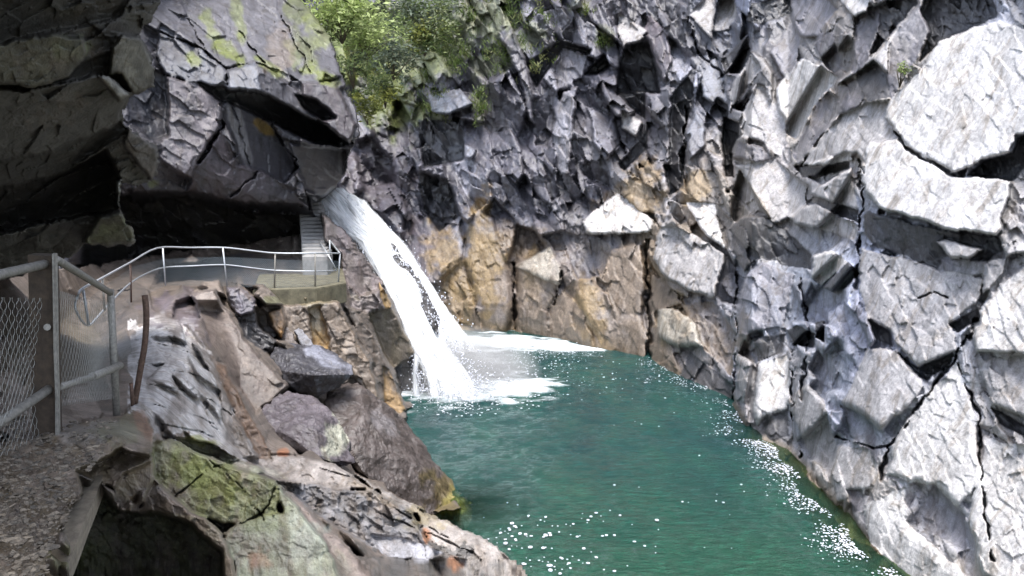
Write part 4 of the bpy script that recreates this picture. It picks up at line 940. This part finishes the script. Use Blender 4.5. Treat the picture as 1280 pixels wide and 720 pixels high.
# steep stair rail towards the fall
def SY(x, y): return float(np.interp(y, [250, 285, 316], [38.0, 34.5, 28.8]))
sr_ = empty('stair_railing', P(398, 300, 33), 'thin steel handrail climbing the steps beside the top of the waterfall', 'railing')
tube('top_rail', smoothpts([P(a, b2, SY(a, b2)) for a, b2 in ((425, 317), (412, 300), (399, 284), (398, 275), (410, 265))], 4), .028, M_GALV, sr_)
tube('lower_rail', [P(a, b2, SY(a, b2)) for a, b2 in ((421, 338), (410, 318), (399, 301))], .024, M_GALV, sr_)
for (a, b2, c, d) in ((398, 275, 398, 303), (410, 264, 410, 288), (403, 246, 403, 272), (412, 300, 413, 325)):
    tube('post', [P(a, b2, SY(a, b2+8)), P(c, d, SY(a, b2+8))], .028, M_GALV, sr_)
# concrete terrace edge
def prism(name, toppts, h, mat, parent=None, **k):
    bm = bmesh.new(); T_ = [bm.verts.new(Vector(p)) for p in toppts]; B_ = [bm.verts.new(Vector(p)-Vector((0, 0, h))) for p in toppts]
    bm.faces.new(T_); bm.faces.new(B_[::-1]); n = len(T_)
    for i in range(n): bm.faces.new((T_[i], B_[i], B_[(i+1) % n], T_[(i+1) % n]))
    bmesh.ops.bevel(bm, geom=bm.edges[:], offset=.025, segments=2, affect='EDGES')
    bmesh.ops.recalc_face_normals(bm, faces=bm.faces)
    return bmobj(name, bm, mat, parent, **k)
zt = P(394, 359, 26.9).z
def lev(px, Y, z=None): 
    dx = dirs(float(px), 360.)[0]; return Vector((dx*Y, Y, zt if z is None else z))
prism('concrete_terrace', [lev(316, 26.3), lev(350, 26.4), lev(395, 26.6), lev(433, 27.8), lev(428, 33), lev(330, 33)], .62, M_CONC, label='mossy stained concrete slab jutting out under the terrace railing', cat='platform')
st = empty('stairway', P(390, 300, 34), 'pale steps rising from the terrace to the top of the waterfall', 'steps')
for k in range(15):
    t = k/14; c = P(397-8*t, 318-66*t, 30.2+7.6*t)
    bm = bmesh.new(); bmesh.ops.create_cube(bm, size=1); bmesh.ops.scale(bm, vec=(.85, .95, 1.1), verts=bm.verts); bmesh.ops.translate(bm, vec=c-Vector((0, 0, .55)), verts=bm.verts)
    bmesh.ops.bevel(bm, geom=bm.edges[:], offset=.03, segments=1, affect='EDGES')
    bmobj('step', bm, M_CONCL, st)

# near fence
nf_ = empty('fence', P(58, 552, 5.0), 'weathered timber post fence with grey pipe rails and wire netting beside the path', 'fence')
def boxpost(name, pa, pb, w, d, mat, parent, **k):
    pa, pb = Vector(pa), Vector(pb); ax = (pb-pa); L = ax.length; ax.normalize(); sx_ = Vector((1, .15, 0)); sx_ = (sx_-ax*sx_.dot(ax)).normalized(); sy_ = ax.cross(sx_)
    bm = bmesh.new(); vs = []
    for q in (pa, pb):
        for (a, b2) in ((-1, -1), (1, -1), (1, 1), (-1, 1)): vs.append(bm.verts.new(q+sx_*a*w/2+sy_*b2*d/2))
    for f in ((0, 1, 2, 3), (7, 6, 5, 4), (0, 4, 5, 1), (1, 5, 6, 2), (2, 6, 7, 3), (3, 7, 4, 0)): bm.faces.new([vs[i] for i in f])
    bmesh.ops.subdivide_edges(bm, edges=bm.edges[:], cuts=3, use_grid_fill=True)
    for v in bm.verts: v.co += Vector((random.uniform(-1, 1), random.uniform(-1, 1), 0))*.0025
    return bmobj(name, bm, mat, parent, **k)
boxpost('timber_post', P(60, 560, 5.0), P(54, 318, 5.0), .125, .11, M_WOOD, nf_)
boxpost('steel_angle', P(73, 553, 4.95), P(68, 317, 4.95), .015, .04, M_OLDST, nf_)
tube('bolt', [P(59, 409, 4.96), P(59, 409, 4.93)], .020, M_OLDST, nf_, 8)
tube('top_rail', [P(-60, 360, 4.0), P(0, 343, 4.5), P(57, 330, 4.96)], .026, M_OLDST, nf_, 12)
tube('top_rail', smoothpts([P(68, 325, 5.0), P(80, 330, 5.2), P(138, 366, 6.9)], 3), .024, M_OLDST, nf_, 12)
tube('lower_rail', [P(-60, 566, 4.0), P(0, 528, 4.5), P(62, 486, 4.96)], .026, M_OLDST, nf_, 12)
tube('lower_rail', [P(74, 484, 5.05), P(118, 470, 6.2), P(149, 457, 6.95)], .022, M_OLDST, nf_, 12)
tube('rail_sleeve', [P(115, 471, 6.1), P(150, 457, 6.9)], .031, M_OLDST, nf_, 12)
tube('steel_post', [P(138, 362, 6.95), P(142, 440, 6.95), P(146, 524, 6.95)], .028, M_OLDST, nf_, 12)
netting('netting', [P(-50, 600, 4.1), P(56, 545, 5.0), P(54, 372, 5.0), P(-50, 372, 4.1)], .036, .0012, M_WIRE, nf_)
netting('netting', [P(74, 508, 5.05), P(143, 498, 6.95), P(139, 380, 6.95), P(72, 362, 5.05)], .036, .0012, M_WIRE, nf_)
tube('bent_rod', smoothpts([P(181, 369, 7.6), P(183, 395, 7.6), P(181, 430, 7.6), P(175, 465, 7.6), P(168, 506, 7.6)], 4), .026, M_RUST, None, 10, label='bent rusty iron rod standing alone right of the wire fence', cat='rod')
tube('iron_stub', [P(164, 479, 7.5), P(166, 507, 7.5)], .018, M_RUST, None, 8, label='short rusty iron stub at the foot of the bent rod', cat='rod')
boxpost('timber_beam', P(58, 735, 3.75), P(112, 606, 4.9), .15, .10, M_PLANK, None, label='weathered grey plank edging the path above the dark hollow', cat='plank')
# path rubble
pts = []
bmr = bmesh.new()
for k in range(2400):
    px_, py_ = random.uniform(-20, 190), random.uniform(525, 735)
    if px_ > 95 and py_ > 590: continue
    if px_ > 60 and py_ > 700-(px_-60)*2: continue
    Yc = float(bk_base(np.array([px_]), np.array([py_]))[0]); c = P(px_, py_, min(Yc, Yz(py_, EYE-1.55)*1.02))
    r = random.choice((.004, .005, .007, .010, .015)); m4 = Matrix.Translation(c)@Matrix.Rotation(random.uniform(0, 6), 4, 'Z')@Matrix.Rotation(random.uniform(-.4, .4), 4, 'X')@Matrix.Diagonal((r*1.5, r, r*.45, 1))
    g = bmesh.ops.create_icosphere(bmr, subdivisions=1, radius=1, matrix=m4)
    for v in g['verts']: v.co += Vector((random.uniform(-1, 1), random.uniform(-1, 1), random.uniform(-1, 1)))*r*.25
o = bmobj('gravel', bmr, None, None); 
me = o.data; a = me.attributes.new('tint', 'FLOAT_COLOR', 'POINT'); nn = len(me.vertices); c = np.ones((nn, 4), np.float32); c[:, :3] = np.repeat(.05+.10*np.random.RandomState(1).rand(nn//12+1), 12)[:nn, None]*np.array((1, .83, .62)); a.data.foreach_set('color', c.ravel())
me.materials.clear(); me.materials.append(M_NEAR); tag(o, 'loose grey brown rubble scattered over the near path', 'gravel', kind='stuff')

# ================================================================== PLANTS
def leaves(center, rad, n, size, cols, seed, droop=.2, long=1.6):
    rs = np.random.RandomState(seed)
    nc = max(4, n//45); cc = rs.normal(size=(nc, 3))*.45*np.array(rad); ci = rs.randint(0, nc, n)
    p = cc[ci]+rs.normal(size=(n, 3))*.26*np.array(rad)
    a = rs.normal(size=(n, 3)); a[:, 2] = a[:, 2]*.5-droop; a /= np.linalg.norm(a, axis=1)[:, None]
    b_ = np.cross(a, rs.normal(size=(n, 3))); b_ /= np.linalg.norm(b_, axis=1)[:, None]
    s = size*(.6+.8*rs.rand(n))[:, None]
    V = np.stack([p-a*s*long, p+b_*s*.6, p+a*s*long, p-b_*s*.6], 1).reshape(-1, 3)
    Q = np.arange(4*n).reshape(-1, 4)
    ck = np.array(cols)[rs.randint(0, len(cols), nc)][ci]*(.7+.6*rs.rand(n))[:, None]
    return V, Q, np.repeat(ck, 4, axis=0)
GRN = [(.09, .13, .04), (.13, .17, .06), (.17, .21, .07), (.08, .10, .05)]
BRT = [(.30, .38, .13), (.37, .44, .18), (.24, .30, .11)]
DRK = [(.09, .12, .08), (.12, .15, .10), (.10, .12, .07)]
YEL = [(.20, .21, .04), (.15, .17, .04)]
def surfY(px, py):
    return float(cliff_base(np.array([float(px)]), np.array([float(py)]))[0])
def shrub(px, py, Y, rad, n, size, cols, label, seed, name='shrub', cat='shrub', group=None):
    c = P(px, py, Y); e_ = empty(name, c-Vector((0, 0, rad[2])), label, cat, group)
    V, Q, T = leaves(c, rad, n, size, cols, seed); V += np.array((0, 0, rad[2]))
    link('foliage', npmesh('foliage', V, Q, T), M_LEAF, e_)
    bm = bmesh.new(); rr = random.Random(seed)
    for k in range(7):
        tip = Vector((rr.gauss(0, rad[0]*.5), rr.gauss(0, rad[1]*.5), rad[2]*rr.uniform(.9, 1.7))); mid = tip*.5+Vector((rr.gauss(0, .1), rr.gauss(0, .1), 0))
        tube_bm(bm, [Vector((0, .3, -.3)), mid, tip], [.03*rad[2]+.01, .018*rad[2]+.006, .004], 5)
    me_ = bpy.data.meshes.new('stem'); bm.to_mesh(me_); bm.free(); link('stem', me_, M_STEM, e_)
    return e_
shrub(425, 18, 40, (1.9, 1.0, .9), 2000, .085, BRT, 'bright yellow green leafy bush at the top of the gully beside the left cliff', 1)
shrub(455, 45, 43, (1.3, 1.0, .8), 1700, .08, BRT, 'light green bush just below and right of the brightest bush', 2)
shrub(520, 15, 50, (1.8, 1.0, .8), 1800, .08, DRK+GRN, 'grey green bush at the top edge of the gully', 3)
shrub(530, 40, 48, (1.2, .8, .9), 1500, .08, GRN+YEL, 'mossy green bush on the right shoulder of the gully', 4)
shrub(490, 70, 47, (1.2, .8, .9), 1300, .075, DRK, 'dark grey green bush in the middle of the gully', 5)
shrub(440, 85, 41, (.9, .7, .6), 450, .07, GRN+BRT, 'small green bush growing against the left cliff edge', 6)
shrub(480, 112, 44, (.8, .6, .6), 700, .065, YEL+GRN, 'yellowish green tuft hanging midway down the gully', 7)
shrub(458, 135, 41, (.6, .5, .45), 500, .06, YEL, 'lowest yellow moss cushion in the gully above the dark rock', 8)
shrub(1132, 86, surfY(1132, 86)-.6, (.22, .2, .16), 160, .03, BRT+GRN, 'tiny green plant rooted in a crack above the big pale boulder', 9, 'small_plant', 'plant')
# grass and small herbs on the cliff ledges
rs = np.random.RandomState(5); Vs = []; Ts = []; cnt = 0
src = [(600, 15, 60, 22, 70), (560, 60, 22, 40, 80), (640, 65, 40, 25, 60), (545, 120, 14, 24, 40), (600, 130, 10, 18, 25), (755, 50, 10, 8, 12), (725, 10, 14, 8, 16), (460, 100, 40, 40, 90), (510, 90, 30, 40, 80), (500, 30, 50, 30, 70), (670, 20, 40, 20, 30)]
for (cx, cy, sx_, sy_, n) in src:
    for k in range(n):
        px_, py_ = rs.normal(cx, sx_*.6), rs.normal(cy, sy_*.6); Yc = surfY(px_, py_)-.25
        c = np.array(P(px_, py_, Yc)); col_ = np.array([(.13, .18, .04), (.09, .14, .03), (.20, .22, .08), (.07, .10, .03)][rs.randint(4)])
        for q in range(14):
            d = rs.normal(size=3)*.5; d[2] = abs(d[2])+.5; d /= np.linalg.norm(d); s = rs.uniform(.15, .4); w = np.cross(d, rs.normal(size=3)); w /= np.linalg.norm(w); w *= .022
            o_ = c+rs.normal(size=3)*.12
            Vs.append([o_-w, o_+w, o_+d*s+w*.3+np.array((0, 0, -.05)), o_+d*s-w*.3+np.array((0, 0, -.05))]); Ts += [col_*rs.uniform(.8, 1.2)]*4
V = np.array(Vs).reshape(-1, 3); g_ = link('ledge_grass', npmesh('ledge_grass', V, np.arange(len(V)).reshape(-1, 4), np.array(Ts)), M_LEAF)
tag(g_, 'thin grass and herbs growing on ledges of the far cliff and gully', 'grass', kind='stuff')

# ================================================================== LIGHT, WORLD, CAMERA
w = bpy.data.worlds.new('World'); SC.world = w; w.use_nodes = True
nt = w.node_tree; bg = nt.nodes['Background']; sky = nt.nodes.new('ShaderNodeTexSky'); sky.sky_type = 'NISHITA'; sky.sun_disc = False
EL, AZ = R(74), R(183)    # sun direction: elevation, compass rotation
sky.sun_elevation = EL; sky.sun_rotation = AZ; sky.air_density = 1.0; sky.dust_density = 2.5; sky.altitude = 300
hs = nt.nodes.new('ShaderNodeHueSaturation'); hs.inputs['Saturation'].default_value = .62; nt.links.new(sky.outputs[0], hs.inputs['Color']); nt.links.new(hs.outputs[0], bg.inputs[0]); bg.inputs[1].default_value = .12
sd = bpy.data.lights.new('sun', 'SUN'); sd.energy = 1.35; sd.angle = R(25); sd.color = (1, .97, .93)
so = bpy.data.objects.new('sun', sd); COL.objects.link(so)
dv = Vector((math.sin(AZ)*math.cos(EL), math.cos(AZ)*math.cos(EL), math.sin(EL)))
so.rotation_euler = dv.to_track_quat('Z', 'Y').to_euler(); so.location = (0, 0, 40)
cam = bpy.data.cameras.new('camera'); cam.sensor_width = 36; cam.lens = 36*F/1280; cam.clip_end = 500; cam.clip_start = .05
cobj = bpy.data.objects.new('camera', cam); COL.objects.link(cobj); cobj.location = (0, 0, EYE); cobj.rotation_euler = (math.pi/2-TH, 0, 0)
SC.camera = cobj
SC.view_settings.view_transform = 'Standard'; SC.view_settings.look = 'None'; SC.view_settings.gamma = 1; SC.view_settings.exposure = 2.15
SC.cycles.max_bounces = 4; SC.cycles.diffuse_bounces = 3; SC.cycles.glossy_bounces = 2; SC.cycles.transmission_bounces = 2; SC.cycles.transparent_max_bounces = 8; SC.cycles.use_denoising = True
